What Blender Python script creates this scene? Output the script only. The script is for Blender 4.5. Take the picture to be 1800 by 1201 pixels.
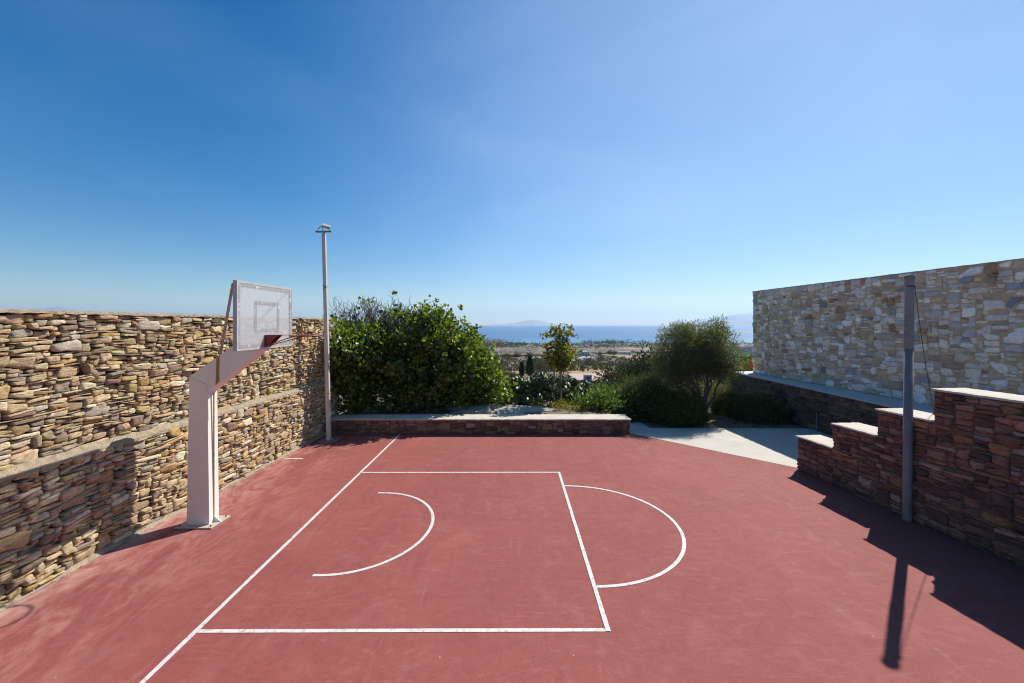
import bpy, math, random
import numpy as np
from mathutils import Vector, Matrix
R = math.radians
rng = np.random.default_rng(7); random.seed(7)
sc = bpy.context.scene
for o in list(bpy.data.objects): bpy.data.objects.remove(o)
C = sc.collection
# ------------------------------------------------------------------ camera, light
H = 3.28; F = 750.0
cd = bpy.data.cameras.new('camera'); cam = bpy.data.objects.new('camera', cd); C.objects.link(cam)
cd.sensor_width = 36; cd.lens = 36*F/1800; cd.clip_start = .05; cd.clip_end = 80000
cam.location = (0, 0, H); cam.rotation_euler = (R(90), 0, 0); cd.shift_y = -30.5/1800
sc.camera = cam
sc.render.resolution_x = 1024; sc.render.resolution_y = 683
SUN = Vector((.735, .74, 1.0)).normalized()
EL = math.asin(SUN.z); AZ = math.atan2(SUN.x, SUN.y)
sd = bpy.data.lights.new('sun', 'SUN'); sd.energy = 4.9; sd.angle = R(.53); sd.color = (1, .955, .88)
so = bpy.data.objects.new('sun', sd); C.objects.link(so); so.rotation_euler = SUN.to_track_quat('Z', 'Y').to_euler()
w = bpy.data.worlds.new('World'); sc.world = w; w.use_nodes = True
nt = w.node_tree; nt.nodes.clear()
sky = nt.nodes.new('ShaderNodeTexSky'); sky.sky_type = 'NISHITA'; sky.sun_disc = False
sky.sun_elevation = EL; sky.sun_rotation = AZ; sky.altitude = 60; sky.air_density = 1.0; sky.dust_density = .12; sky.ozone_density = 4.0
bg = nt.nodes.new('ShaderNodeBackground'); bg.inputs[1].default_value = .084
wo = nt.nodes.new('ShaderNodeOutputWorld')
tc = nt.nodes.new('ShaderNodeTexCoord'); mp = nt.nodes.new('ShaderNodeMapping'); mp.inputs['Scale'].default_value = (1.2, 1.2, 3.0); mp.inputs['Rotation'].default_value = (0, .5, .6)
nz = nt.nodes.new('ShaderNodeTexNoise'); nz.inputs['Scale'].default_value = 1.3; nz.inputs['Detail'].default_value = 7; nz.inputs['Distortion'].default_value = .6
cr = nt.nodes.new('ShaderNodeMapRange'); cr.inputs[1].default_value = .46; cr.inputs[2].default_value = .8; cr.inputs[3].default_value = 0; cr.inputs[4].default_value = .06
mx = nt.nodes.new('ShaderNodeMix'); mx.data_type = 'RGBA'; mx.inputs[7].default_value = (6.4, 8.2, 10.8, 1)
L = nt.links.new
L(tc.outputs['Generated'], mp.inputs[0]); L(mp.outputs[0], nz.inputs[0]); L(nz.outputs[0], cr.inputs[0])
hsv = nt.nodes.new('ShaderNodeHueSaturation'); hsv.inputs['Saturation'].default_value = 1.4
L(sky.outputs[0], hsv.inputs['Color']); L(hsv.outputs[0], mx.inputs[6])
# thin bright cirrus veil around the sun, thinning out to the left
dt = nt.nodes.new('ShaderNodeVectorMath'); dt.operation = 'DOT_PRODUCT'; dt.inputs[1].default_value = Vector((.80, .55, .15)).normalized(); L(tc.outputs['Generated'], dt.inputs[0])
m3 = nt.nodes.new('ShaderNodeMapRange'); m3.interpolation_type = 'SMOOTHSTEP'
for i_, v_ in enumerate((.08, .95, 0, .36)): m3.inputs[i_+1].default_value = v_
L(dt.outputs['Value'], m3.inputs[0])
mm = nt.nodes.new('ShaderNodeMath'); mm.operation = 'MULTIPLY_ADD'; L(nz.outputs[0], mm.inputs[0]); mm.inputs[1].default_value = .5; mm.inputs[2].default_value = .75
m4 = nt.nodes.new('ShaderNodeMath'); m4.operation = 'MULTIPLY'; L(m3.outputs[0], m4.inputs[0]); L(mm.outputs[0], m4.inputs[1])
m5 = nt.nodes.new('ShaderNodeMath'); m5.operation = 'ADD'; m5.use_clamp = True; L(m4.outputs[0], m5.inputs[0]); L(cr.outputs[0], m5.inputs[1]); L(m5.outputs[0], mx.inputs[0]); L(mx.outputs[2], bg.inputs[0]); L(bg.outputs[0], wo.inputs[0])
sc.view_settings.view_transform = 'Standard'; sc.view_settings.look = 'None'
sc.view_settings.exposure = .42; sc.view_settings.gamma = 1
sc.render.engine = 'CYCLES'
sc.cycles.filter_width = 1.1; sc.cycles.max_bounces = 8; sc.cycles.transparent_max_bounces = 16; sc.cycles.volume_bounces = 1

# ------------------------------------------------------------------ helpers
def tag(o, label=None, cat=None, group=None, kind=None):
    if label: o['label'] = label
    if cat: o['category'] = cat
    if group: o['group'] = group
    if kind: o['kind'] = kind
    return o
def empty(name, loc, label=None, cat=None, group=None):
    o = bpy.data.objects.new(name, None); C.objects.link(o); o.location = loc; o.empty_display_size = .2
    return tag(o, label, cat, group)
def wloc(o):
    v = Vector((0, 0, 0))
    while o: v += o.location; o = o.parent
    return v
def link(name, me, mat, parent=None, origin=None, smooth=False):
    o = bpy.data.objects.new(name, me); C.objects.link(o)
    if mat: me.materials.append(mat)
    if parent is not None:
        o.parent = parent; v = wloc(parent)
        me.transform(Matrix.Translation(-v))
    elif origin is not None:
        me.transform(Matrix.Translation(-Vector(origin))); o.location = origin
    if smooth: me.polygons.foreach_set('use_smooth', [True]*len(me.polygons))
    return o
def npmesh(name, V, polys, col=None):
    """polys: list of int arrays (m,k)"""
    me = bpy.data.meshes.new(name); V = np.asarray(V, dtype=np.float32)
    me.vertices.add(len(V)); me.vertices.foreach_set('co', V.ravel())
    li = np.concatenate([p.ravel() for p in polys]).astype(np.int32)
    ks = np.concatenate([np.full(len(p), p.shape[1]) for p in polys])
    st = np.concatenate([[0], np.cumsum(ks)[:-1]]).astype(np.int32)
    me.loops.add(len(li)); me.loops.foreach_set('vertex_index', li)
    me.polygons.add(len(ks)); me.polygons.foreach_set('loop_start', st)
    me.update(calc_edges=True)
    if col is not None:
        a = me.attributes.new('col', 'FLOAT_COLOR', 'POINT')
        a.data.foreach_set('color', np.concatenate([col, np.ones((len(col), 1))], 1).astype(np.float32).ravel())
    me.validate()
    return me
class MB:
    def __init__(s): s.v = []; s.f = []
    def add(s, vs, fs):
        n = len(s.v); s.v += [tuple(v) for v in vs]; s.f += [tuple(i+n for i in f) for f in fs]; return s
    def box(s, x0, x1, y0, y1, z0, z1):
        vs = [(x, y, z) for x in (x0, x1) for y in (y0, y1) for z in (z0, z1)]
        return s.add(vs, [(0, 1, 3, 2), (4, 6, 7, 5), (0, 4, 5, 1), (2, 3, 7, 6), (0, 2, 6, 4), (1, 5, 7, 3)])
    def tube(s, pts, rad, n=8, cap=True):
        pts = [Vector(p) for p in pts]
        if not isinstance(rad, (list, tuple)): rad = [rad]*len(pts)
        vs = []; fs = []; ref = None
        for i, p in enumerate(pts):
            t = (pts[min(i+1, len(pts)-1)]-pts[max(i-1, 0)]).normalized()
            if ref is None: ref = Vector((0, 0, 1)) if abs(t.z) < .9 else Vector((1, 0, 0))
            a = t.cross(ref).normalized(); b = t.cross(a).normalized(); ref = -b if False else ref
            for k in range(n):
                th = 2*math.pi*k/n
                vs.append(p+(a*math.cos(th)+b*math.sin(th))*rad[i])
        for i in range(len(pts)-1):
            for k in range(n):
                k2 = (k+1) % n
                fs.append((i*n+k, i*n+k2, (i+1)*n+k2, (i+1)*n+k))
        if cap: fs.append(tuple(range(n))[::-1]); fs.append(tuple((len(pts)-1)*n+k for k in range(n)))
        return s.add(vs, fs)
    def prism(s, poly, lo, hi, axis='z'):
        """poly of 2D points extruded along axis"""
        def m(p, t): return {'z': (p[0], p[1], t), 'y': (p[0], t, p[1]), 'x': (t, p[0], p[1])}[axis]
        n = len(poly); vs = [m(p, lo) for p in poly]+[m(p, hi) for p in poly]
        return s.add(vs, [tuple(range(n)), tuple(range(2*n-1, n-1, -1))]+[(i, (i+1) % n, n+(i+1) % n, n+i) for i in range(n)])
    def mesh(s, name, bevel=0, seg=2):
        me = bpy.data.meshes.new(name); me.from_pydata(s.v, [], s.f); me.update()
        import bmesh
        bm = bmesh.new(); bm.from_mesh(me); bmesh.ops.recalc_face_normals(bm, faces=bm.faces)
        if bevel: bmesh.ops.bevel(bm, geom=bm.edges[:], offset=bevel, segments=seg, affect='EDGES', clamp_overlap=True)
        bm.to_mesh(me); bm.free(); return me
    def build(s, name, mat, parent=None, origin=None, bevel=0, smooth=False):
        return link(name, s.mesh(name, bevel), mat, parent, origin, smooth)

# ------------------------------------------------------------------ materials
def newmat(name):
    m = bpy.data.materials.new(name); m.use_nodes = True; t = m.node_tree; b = t.nodes['Principled BSDF']
    return m, t, b
def N(t, typ, **kw):
    n = t.nodes.new(typ)
    for k, v in kw.items():
        if k in n.inputs.keys(): n.inputs[k].default_value = v
        else: setattr(n, k, v)
    return n
def noise(t, scale, detail=5, rough=.55, dist=0, vec=None, sc3=None, rot=None):
    n = N(t, 'ShaderNodeTexNoise', Scale=scale, Detail=detail, Roughness=rough, Distortion=dist)
    tcn = N(t, 'ShaderNodeTexCoord')
    src = tcn.outputs['Object'] if vec is None else vec
    if sc3 or rot:
        mpn = N(t, 'ShaderNodeMapping')
        if rot: mpn.inputs['Rotation'].default_value = rot
        if sc3: mpn.inputs['Scale'].default_value = sc3
        t.links.new(src, mpn.inputs[0]); src = mpn.outputs[0]
    t.links.new(src, n.inputs['Vector']); return n.outputs[0]
def ramp(t, fac, stops):
    r = N(t, 'ShaderNodeValToRGB'); e = r.color_ramp.elements
    while len(e) < len(stops): e.new(.5)
    for i, (p, c) in enumerate(stops):
        e[i].position = p; e[i].color = (c, c, c, 1) if isinstance(c, (int, float)) else (*c, 1)
    t.links.new(fac, r.inputs[0]); return r.outputs[0]
def mix(t, fac, a, b, mode='MIX'):
    m = N(t, 'ShaderNodeMix', data_type='RGBA', blend_type=mode)
    for i, v in ((0, fac), (6, a), (7, b)):
        if isinstance(v, (int, float)): m.inputs[i].default_value = v
        elif isinstance(v, tuple): m.inputs[i].default_value = (*v, 1)
        else: t.links.new(v, m.inputs[i])
    return m.outputs[2]
def bump(t, b, h, strength=.5, dist=.01):
    n = N(t, 'ShaderNodeBump', Strength=strength, Distance=dist); t.links.new(h, n.inputs['Height']); t.links.new(n.outputs[0], b.inputs['Normal'])
def simple(name, col, rough=.6, var=.25, scale=8, bs=.3, bd=.004, metal=0, stain=None):
    m, t, b = newmat(name); b.inputs['Roughness'].default_value = rough; b.inputs['Metallic'].default_value = metal
    n = noise(t, scale, 6); f = ramp(t, n, [(.3, 1-var), (.7, 1.0)])
    col = tuple(v*ALB for v in col)
    c = mix(t, 1.0, col, f, 'MULTIPLY')
    if stain:
        s = ramp(t, noise(t, stain[1], 6, .65, .3, sc3=stain[3] if len(stain) > 3 else None), [(stain[2], 0), (stain[2]+.12, 1)])
        c = mix(t, s, c, stain[0])
    t.links.new(c, b.inputs['Base Color']); bump(t, b, noise(t, scale*8, 5), bs, bd)
    return m
def stone_mat(name, streak=(3, 3, 14), dark=.45, bscale=22, bstr=.8, bdist=.02, veins=None, lift=0):
    m, t, b = newmat(name); b.inputs['Roughness'].default_value = .88
    a = N(t, 'ShaderNodeAttribute', attribute_name='col')
    n1 = noise(t, 3.2, 8, .7, .6, sc3=streak); n2 = noise(t, 38, 6, .7)
    f = ramp(t, n1, [(.32, dark), (.55, 1.0+lift), (.75, 1.25+lift)])
    c = mix(t, 1.0, a.outputs['Color'], f, 'MULTIPLY')
    c = mix(t, 1.0, c, ramp(t, n2, [(.3, .7+lift), (.65, 1.1+lift*.5)]), 'MULTIPLY')
    if veins:
        v = ramp(t, noise(t, 7, 6, .6, 1.6, sc3=(1, 2.2, 2.2), rot=(.5, .3, 0)), [(.53, 0), (.62, veins[0])])
        c = mix(t, v, c, veins[1])
    t.links.new(c, b.inputs['Base Color'])
    h = mix(t, .45, noise(t, bscale, 8, .72, .3, sc3=(1, 1, 2.6)), noise(t, bscale*4, 5, .7))
    bump(t, b, h, bstr, bdist); return m
def leaf_mat(name, tr=.35, gloss=.12, rough=.45):
    m, t, b = newmat(name)
    a = N(t, 'ShaderNodeAttribute', attribute_name='col')
    b.inputs['Roughness'].default_value = rough; b.inputs['Specular IOR Level'].default_value = min(1, gloss*6)
    t.links.new(a.outputs['Color'], b.inputs['Base Color'])
    tl = N(t, 'ShaderNodeBsdfTranslucent'); t.links.new(mix(t, 1.0, a.outputs['Color'], (1.5, 1.7, .6), 'MULTIPLY'), tl.inputs[0])
    ms = N(t, 'ShaderNodeMixShader'); ms.inputs[0].default_value = tr
    t.links.new(b.outputs[0], ms.inputs[1]); t.links.new(tl.outputs[0], ms.inputs[2]); t.links.new(ms.outputs[0], t.nodes['Material Output'].inputs[0])
    return m

M = {}; ALB = .82
M['drystone'] = stone_mat('dry stone', dark=.45, bstr=1.0, bdist=.03)
M['brownstone'] = stone_mat('brown stone', dark=.4, bstr=.9)
M['palestone'] = stone_mat('pale stone', streak=(2, 2, 3), dark=.85, lift=.14, bscale=14, bstr=.7, bdist=.02, veins=(.4, (.55, .36, .2)))
M['joint_earth'] = simple('joint earth', (.085, .052, .03), .95, .5, 6, .6, .02)
M['mortar_brown'] = simple('brown mortar', (.27, .155, .125), .95, .45, 7, .8, .02)
M['mortar_sand'] = simple('sand mortar', (.92, .64, .38), .95, .3, 7, .8, .012)
M['plaster'] = simple('cap plaster', (.74, .66, .54), .9, .16, 2.5, .35, .006, stain=((.5, .42, .33), 5, .66))
M['ledge_mortar'] = simple('ledge mortar', (.52, .41, .28), .95, .3, 6, .9, .03, stain=((.38, .30, .22), 9, .55))
M['whiteledge'] = simple('white ledge', (.70, .68, .64), .85, .12, 2, .2, .004)
M['soil'] = simple('soil', (.30, .22, .15), .95, .5, 3, .8, .03)
M['concrete'] = simple('pale concrete', (.66, .60, .51), .85, .14, 1.6, .2, .003, stain=((.5, .45, .38), 3, .66))
M['rock'] = simple('grey rock', (.60, .55, .47), .9, .4, 2.2, 1.0, .05, stain=((.30, .28, .25), 5, .56))
M['bark'] = simple('bark', (.20, .15, .11), .9, .5, 12, .9, .01)
M['twig'] = simple('twig bark', (.20, .175, .15), .9, .4, 10, .5, .004)
M['wood_stake'] = simple('stake wood', (.45, .33, .22), .8, .35, 9, .4, .004)
M['pole_paint'] = simple('grey pole paint', (.72, .69, .62), .5, .18, 3, .15, .002, stain=((.42, .33, .25), 7, .68))
M['galv'] = simple('weathered steel', (.33, .31, .30), .6, .3, 6, .25, .002, stain=((.25, .17, .12), 9, .66))
M['postmetal'] = simple('post steel', (.31, .265, .25), .55, .3, 5, .3, .003, stain=((.16, .10, .08), 11, .62))
M['black'] = simple('black rubber', (.03, .03, .03), .7, .2)
M['rope'] = simple('rope', (.10, .085, .07), .9, .3)
M['hoop_pink'] = simple('chalky pink paint', (1.06, .98, .87), .5, .08, 2.5, .12, .002)
M['strut_paint'] = simple('rusty white strut paint', (.52, .40, .36), .6, .25, 6, .3, .002, stain=((.30, .14, .08), 14, .6))
M['rimred'] = simple('faded red rim paint', (.30, .055, .045), .55, .3, 20, .2, .002)
M['tape'] = simple('grey worn border tape', (.46, .46, .45), .6, .35, 14, .3, .002, stain=((.75, .74, .72), 9, .57))
M['frame'] = simple('board frame', (.62, .58, .54), .55, .2, 9, .2, .002, stain=((.42, .26, .16), 12, .66))
M['flood'] = simple('floodlight casing', (.55, .54, .52), .5, .15)
M['floodglass'] = simple('floodlight glass', (.36, .37, .36), .15, .1)

# court paint
m, t, b = newmat('court acrylic'); M['court'] = m; b.inputs['Roughness'].default_value = .82; b.inputs['Specular IOR Level'].default_value = .25
big = noise(t, .33, 5, .55, .8); sw = noise(t, .9, 8, .6, 2.6); st = noise(t, .55, 6, .62, 1.2, sc3=(1, 6, 1), rot=(0, 0, .5)); fine = noise(t, 130, 4, .8); mid = noise(t, 9, 6, .7)
c = mix(t, ramp(t, big, [(.35, 0), (.68, 1)]), (.264, .071, .060), (.304, .086, .071))
c = mix(t, ramp(t, sw, [(.50, 0), (.75, .28)]), c, (.40, .16, .14))
c = mix(t, ramp(t, noise(t, 1.3, 9, .68, 4.5, sc3=(.5, 1, 1), rot=(0, 0, .35)), [(.50, 0), (.64, .22), (.74, .06)]), c, (.19, .055, .058))
c = mix(t, ramp(t, noise(t, 2.1, 9, .7, 5.5, sc3=(.3, 1, 1), rot=(0, 0, -.6)), [(.57, 0), (.61, .12), (.65, 0)]), c, (.50, .33, .29))
c = mix(t, ramp(t, st, [(.54, 0), (.68, .2)]), c, (.21, .052, .052))
for sc_l, rz_, th_, am_, cc_ in (((3, .35, 1), .12, .60, .24, (.20, .05, .052)), ((2.6, .3, 1), -.5, .62, .16, (.40, .18, .155)), ((3.4, .4, 1), 1.1, .61, .22, (.19, .05, .05)), ((4, .5, 1), .75, .66, .14, (.42, .20, .17))):
    c = mix(t, ramp(t, noise(t, .8, 6, .6, 2.4, sc3=sc_l, rot=(0, 0, rz_)), [(th_, 0), (th_+.05, am_)]), c, cc_)
c = mix(t, 1.0, c, ramp(t, mid, [(.3, .90), (.7, 1.08)]), 'MULTIPLY')
c = mix(t, 1.0, c, ramp(t, fine, [(.3, .62), (.7, 1.33)]), 'MULTIPLY')
c = mix(t, 1.0, c, ramp(t, noise(t, 42, 5, .8), [(.3, .84), (.7, 1.16)]), 'MULTIPLY')
vs_ = N(t, 'ShaderNodeTexVoronoi', Scale=2.2, Randomness=1.0); t.links.new(N(t, 'ShaderNodeTexCoord').outputs['Object'], vs_.inputs['Vector'])
c = mix(t, ramp(t, vs_.outputs['Distance'], [(.012, .75), (.022, 0)]), c, (.62, .42, .36))
# dusty band washed against the long wall, dusty swirls
tcn = N(t, 'ShaderNodeTexCoord'); sx = N(t, 'ShaderNodeSeparateXYZ'); t.links.new(tcn.outputs['Object'], sx.inputs[0])
mr = N(t, 'ShaderNodeMapRange'); t.links.new(sx.outputs[0], mr.inputs[0])
for i, v in enumerate((-3.6, -5.9, 0, 1)): mr.inputs[i+1].default_value = v
dn = noise(t, 1.6, 8, .65, 3.2, sc3=(1.6, .7, 1), rot=(0, 0, -.5))
df = mix(t, 1.0, mr.outputs[0], ramp(t, dn, [(.40, .05), (.60, .95)]), 'MULTIPLY')
c = mix(t, df, c, (.42, .20, .175))
mr3 = N(t, 'ShaderNodeMapRange'); t.links.new(sx.outputs[0], mr3.inputs[0])
for i, v in enumerate((-3.7, -4.9, 0, 1)): mr3.inputs[i+1].default_value = v
c = mix(t, mix(t, 1.0, mr3.outputs[0], ramp(t, noise(t, .75, 8, .62, 1.8, sc3=(1.2, .6, 1), rot=(0, 0, .2)), [(.47, 0), (.56, .62)]), 'MULTIPLY'), c, (.20, .045, .045))
c = mix(t, ramp(t, noise(t, .22, 7, .6, 1.0), [(.54, 0), (.62, .22)]), c, (.21, .055, .052))
mr2 = N(t, 'ShaderNodeMapRange'); t.links.new(sx.outputs[0], mr2.inputs[0])
for i, v in enumerate((-5.45, -5.8, 0, .85)): mr2.inputs[i+1].default_value = v
c = mix(t, mix(t, 1.0, mr2.outputs[0], ramp(t, noise(t, 3, 6, .7, 1), [(.35, 0), (.6, 1)]), 'MULTIPLY'), c, (.50, .32, .27))
t.links.new(c, b.inputs['Base Color']); bump(t, b, mix(t, .3, fine, noise(t, 3, 4)), .35, .004)
# line paint
m, t, b = newmat('line paint'); M['line'] = m; b.inputs['Roughness'].default_value = .7
wn = noise(t, 16, 8, .75, .5); c = mix(t, ramp(t, wn, [(.37, .9), (.47, 0)]), (.70, .64, .60), (.42, .22, .20))
c = mix(t, 1.0, c, ramp(t, noise(t, 2, 5), [(.3, .84), (.7, 1)]), 'MULTIPLY'); t.links.new(c, b.inputs['Base Color'])
# acrylic board
m, t, b = newmat('scratched acrylic'); M['acrylic'] = m
b.inputs['Roughness'].default_value = .35
c = mix(t, ramp(t, noise(t, 4, 7, .7, .5, sc3=(1, 1, .35)), [(.3, 0), (.75, 1)]), (.72, .75, .78), (.80, .78, .74)); t.links.new(c, b.inputs['Base Color'])
tp = N(t, 'ShaderNodeBsdfTransparent'); tl = N(t, 'ShaderNodeBsdfTranslucent'); tl.inputs[0].default_value = (.88, .88, .86, 1)
m1 = N(t, 'ShaderNodeMixShader'); m1.inputs[0].default_value = .45; t.links.new(b.outputs[0], m1.inputs[1]); t.links.new(tl.outputs[0], m1.inputs[2])
m2 = N(t, 'ShaderNodeMixShader'); t.links.new(ramp(t, noise(t, 9, 6, .7), [(.3, .50), (.7, .34)]), m2.inputs[0]); t.links.new(m1.outputs[0], m2.inputs[1]); t.links.new(tp.outputs[0], m2.inputs[2])
t.links.new(m2.outputs[0], t.nodes['Material Output'].inputs[0])
# sea
m, t, b = newmat('sea'); M['sea'] = m; b.inputs['Roughness'].default_value = .32; b.inputs['Specular IOR Level'].default_value = .35
tcn = N(t, 'ShaderNodeTexCoord'); sx = N(t, 'ShaderNodeSeparateXYZ'); t.links.new(tcn.outputs['Object'], sx.inputs[0])
mr = N(t, 'ShaderNodeMapRange'); t.links.new(sx.outputs[1], mr.inputs[0])
for i, v in enumerate((2000, 3000, 0, 1)): mr.inputs[i+1].default_value = v
c = ramp(t, mr.outputs[0], [(0, (.10, .36, .42)), (.25, (.045, .19, .34)), (1, (.015, .095, .24))])
c = mix(t, 1.0, c, ramp(t, noise(t, .0012, 6, .6, 1, sc3=(.25, 1, 1)), [(.3, .82), (.7, 1.12)]), 'MULTIPLY')
t.links.new(c, b.inputs['Base Color']); bump(t, b, noise(t, .12, 4), .5, .6)
# terrain
m, t, b = newmat('dry fields'); M['terrain'] = m; b.inputs['Roughness'].default_value = .95
tcn = N(t, 'ShaderNodeTexCoord')
dist = N(t, 'ShaderNodeMapping'); dist.inputs['Scale'].default_value = (.011, .0065, 0); dist.inputs['Rotation'].default_value = (0, 0, .25); t.links.new(tcn.outputs['Object'], dist.inputs[0])
v1 = N(t, 'ShaderNodeTexVoronoi', Scale=1.0, Randomness=.75); t.links.new(dist.outputs[0], v1.inputs['Vector'])
hs = N(t, 'ShaderNodeSeparateColor'); t.links.new(v1.outputs['Color'], hs.inputs[0])
c = ramp(t, hs.outputs[0], [(.0, (.25, .17, .12)), (.28, (.33, .235, .145)), (.45, (.20, .13, .10)), (.6, (.40, .30, .18)), (.75, (.17, .145, .085)), (.9, (.34, .24, .17)), (1, (.44, .35, .23))])
c = mix(t, ramp(t, noise(t, .05, 8, .7, .5), [(.45, 0), (.62, .75)]), c, (.10, .095, .05))
c = mix(t, ramp(t, noise(t, .6, 6, .7), [(.5, 0), (.66, .6)]), c, (.13, .11, .07))
v2 = N(t, 'ShaderNodeTexVoronoi', Scale=1.0, Randomness=.75, feature='DISTANCE_TO_EDGE'); t.links.new(dist.outputs[0], v2.inputs['Vector'])
c = mix(t, ramp(t, v2.outputs['Distance'], [(.012, 1), (.03, 0)]), c, (.12, .095, .075))
c = mix(t, 1.0, c, ramp(t, noise(t, 5, 6, .7), [(.3, .55), (.7, .92)]), 'MULTIPLY')
t.links.new(c, b.inputs['Base Color']); bump(t, b, noise(t, 4, 6, .7), .6, .04)
M['hill'] = simple('far hill', (.46, .46, .47), .95, .3, .0008, 0, .1)
M['fig_leaf'] = leaf_mat('fig leaf', .45, .11, .42)
M['olive_leaf'] = leaf_mat('olive leaf', .36, .1, .5)
M['needle'] = leaf_mat('needle leaf', .22, .05, .7)
M['cactus'] = leaf_mat('cactus pad', .05, .1, .5)
M['petal'] = leaf_mat('petal', .4, .02, .7)
M['white_wall'] = simple('white wall', (.78, .76, .72), .85, .1, .3, .1, .01)
M['dark_glass'] = simple('window dark', (.05, .06, .08), .3, .1)
M['pinkroof'] = simple('pink roof screed', (.62, .44, .37), .9, .15, .3, .1, .01)
m, t, b = newmat('greenhouse film'); M['tunnel'] = m; b.inputs['Base Color'].default_value = (.85, .85, .83, 1)
tl = N(t, 'ShaderNodeBsdfTranslucent'); tl.inputs[0].default_value = (.9, .9, .88, 1); ms = N(t, 'ShaderNodeMixShader'); ms.inputs[0].default_value = .5
t.links.new(b.outputs[0], ms.inputs[1]); t.links.new(tl.outputs[0], ms.inputs[2]); t.links.new(ms.outputs[0], t.nodes['Material Output'].inputs[0])
M['stonefar'] = simple('far stone', (.16, .12, .10), .95, .4, .8, .4, .05)
M['grey_house'] = simple('grey render', (.35, .36, .37), .9, .15, .4, .1, .01)

# ------------------------------------------------------------------ stone packing
def pack(nc, nr, choose, free=None):
    occ = np.zeros((nr+8, nc), bool) if free is None else ~free
    out = []
    for r in range(nr):
        c0 = 0
        while c0 < nc:
            if occ[r, c0]: c0 += 1; continue
            wd, ht = choose()
            k = 0
            while k < wd and c0+k < nc and not occ[r, c0+k]: k += 1
            if c0+k < nc and not occ[r, c0+k]:
                j = k                                     # avoid one-cell slivers
                while c0+j < nc and not occ[r, c0+j] and j < k+2: j += 1
                if j-k < 2 or (c0+j < nc and occ[r, c0+j]): k = j
            h2 = 1
            while h2 < ht and r+h2 < nr and not occ[r+h2, c0:c0+k].any(): h2 += 1
            if r+h2 == nr-1 and h2 > 1 and not occ[r+h2, c0:c0+k].any(): h2 += 1
            occ[r:r+h2, c0:c0+k] = True; out.append((c0, r, k, h2)); c0 += k
    return out
def stones(rects, cw, ch, u0, v0, gap, prot, palette, tilt=.03, jit=.22, expo=.4, back=-.07, bev=.9, dome=.35, NP=12, alb=.82):
    """returns V (u,v,d), quads, tris-centres, colours"""
    n = len(rects); Rr = np.array(rects, float)
    cx = u0+(Rr[:, 0]+Rr[:, 2]/2)*cw; cy = v0+(Rr[:, 1]+Rr[:, 3]/2)*ch
    a = np.maximum(Rr[:, 2]*cw/2-gap*rng.uniform(.3, 1.1, n), .008); bb = np.maximum(Rr[:, 3]*ch/2-gap*rng.uniform(.2, 1., n), .006)
    # chamfered, tapered block outline: per corner two cuts, per edge a midpoint
    mn = np.minimum(a, bb)[:, None]; A = a[:, None]; B = bb[:, None]
    tp = rng.uniform(-.30, .30, (n, 1)); sh = rng.uniform(-.45, .45, (n, 1)); us = []; vs = []
    kx = rng.uniform(.04, .9, (n, 4))*expo; ky = rng.uniform(.08, .95, (n, 4))*expo
    for ci, (sx_, sy_) in enumerate(((1, -1), (1, 1), (-1, 1), (-1, -1))):
        cxx = np.minimum(A*kx[:, ci:ci+1]*.8, mn*2.2*kx[:, ci:ci+1]+A*.02); cyy = B*ky[:, ci:ci+1]
        p1 = (sx_*(A-cxx), sy_*B); p2 = (sx_*A, sy_*(B-cyy))
        if ci % 2 == 0: us += [p1[0], p2[0]]; vs += [p1[1]+0*A, p2[1]]
        else: us += [p2[0], p1[0]]; vs += [p2[1], p1[1]+0*A]
        if ci == 0: us.append(A*1.0); vs.append(B*0)
        if ci == 1: us.append(A*0); vs.append(B*1.0)
        if ci == 2: us.append(-A); vs.append(B*0)
        if ci == 3: us.append(A*0); vs.append(-B)
    u = np.concatenate([x_+0*A for x_ in us], 1); v = np.concatenate([x_+0*A for x_ in vs], 1)
    pu = u/A
    u = u+rng.normal(0, 1, (n, NP))*mn*jit*.30; v = v*(1+tp*pu)+rng.normal(0, 1, (n, NP))*mn*jit*.30
    u = u+sh*v*np.minimum(1, (bb/a))[:, None]
    ang = rng.normal(0, tilt, n)[:, None]; u, v = u*np.cos(ang)-v*np.sin(ang), u*np.sin(ang)+v*np.cos(ang)
    D = rng.uniform(prot[0], prot[1], n)[:, None]
    tu = rng.normal(0, .10, (n, 1)); tv = rng.normal(0, .16, (n, 1))
    rings = []
    bv = np.minimum(.02, mn*.35)
    for s, dd, nzz in ((.97, None, 0), (1.0, -1.3, .1), (bev, -.25, .25), (.62, 0., .4)):
        ss = s if s != bev else 1-bv/mn*(1-bev)/.1*.5
        ru, rv = u*ss, v*ss
        d = np.full((n, NP), back) if dd is None else D+dd*bv+rng.normal(0, 1, (n, NP))*bv*nzz*.6+(tu*ru+tv*rv)
        rings.append(np.stack([cx[:, None]+ru, cy[:, None]+rv, d], -1))
    cen = np.stack([cx, cy, D[:, 0]+rng.normal(0, .3, n)*bv[:, 0]*dome], -1)[:, None, :]
    V = np.concatenate(rings+[cen], 1); per = 4*NP+1
    base = (np.arange(n)*per)[:, None]
    k = np.arange(NP); k2 = (k+1) % NP; qs = []
    for r in range(3):
        q = np.stack([r*NP+k, r*NP+k2, (r+1)*NP+k2, (r+1)*NP+k], -1)
        qs.append((base[:, :, None]+q[None]).reshape(-1, 4))
    tri = np.stack([3*NP+k, 3*NP+k2, np.full(NP, 4*NP)], -1); tr = (base[:, :, None]+tri[None]).reshape(-1, 3)
    pal = np.array([p[:3] for p in palette]); pw = np.array([p[3] for p in palette], float); pw /= pw.sum()
    col = alb*pal[rng.choice(len(pal), n, p=pw)]*rng.uniform(.74, 1.22, (n, 1))*rng.uniform(.97, 1.03, (n, 3))
    colv = np.repeat(col[:, None, :], per, 1)*rng.uniform(.92, 1.08, (n, per, 1))
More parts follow.
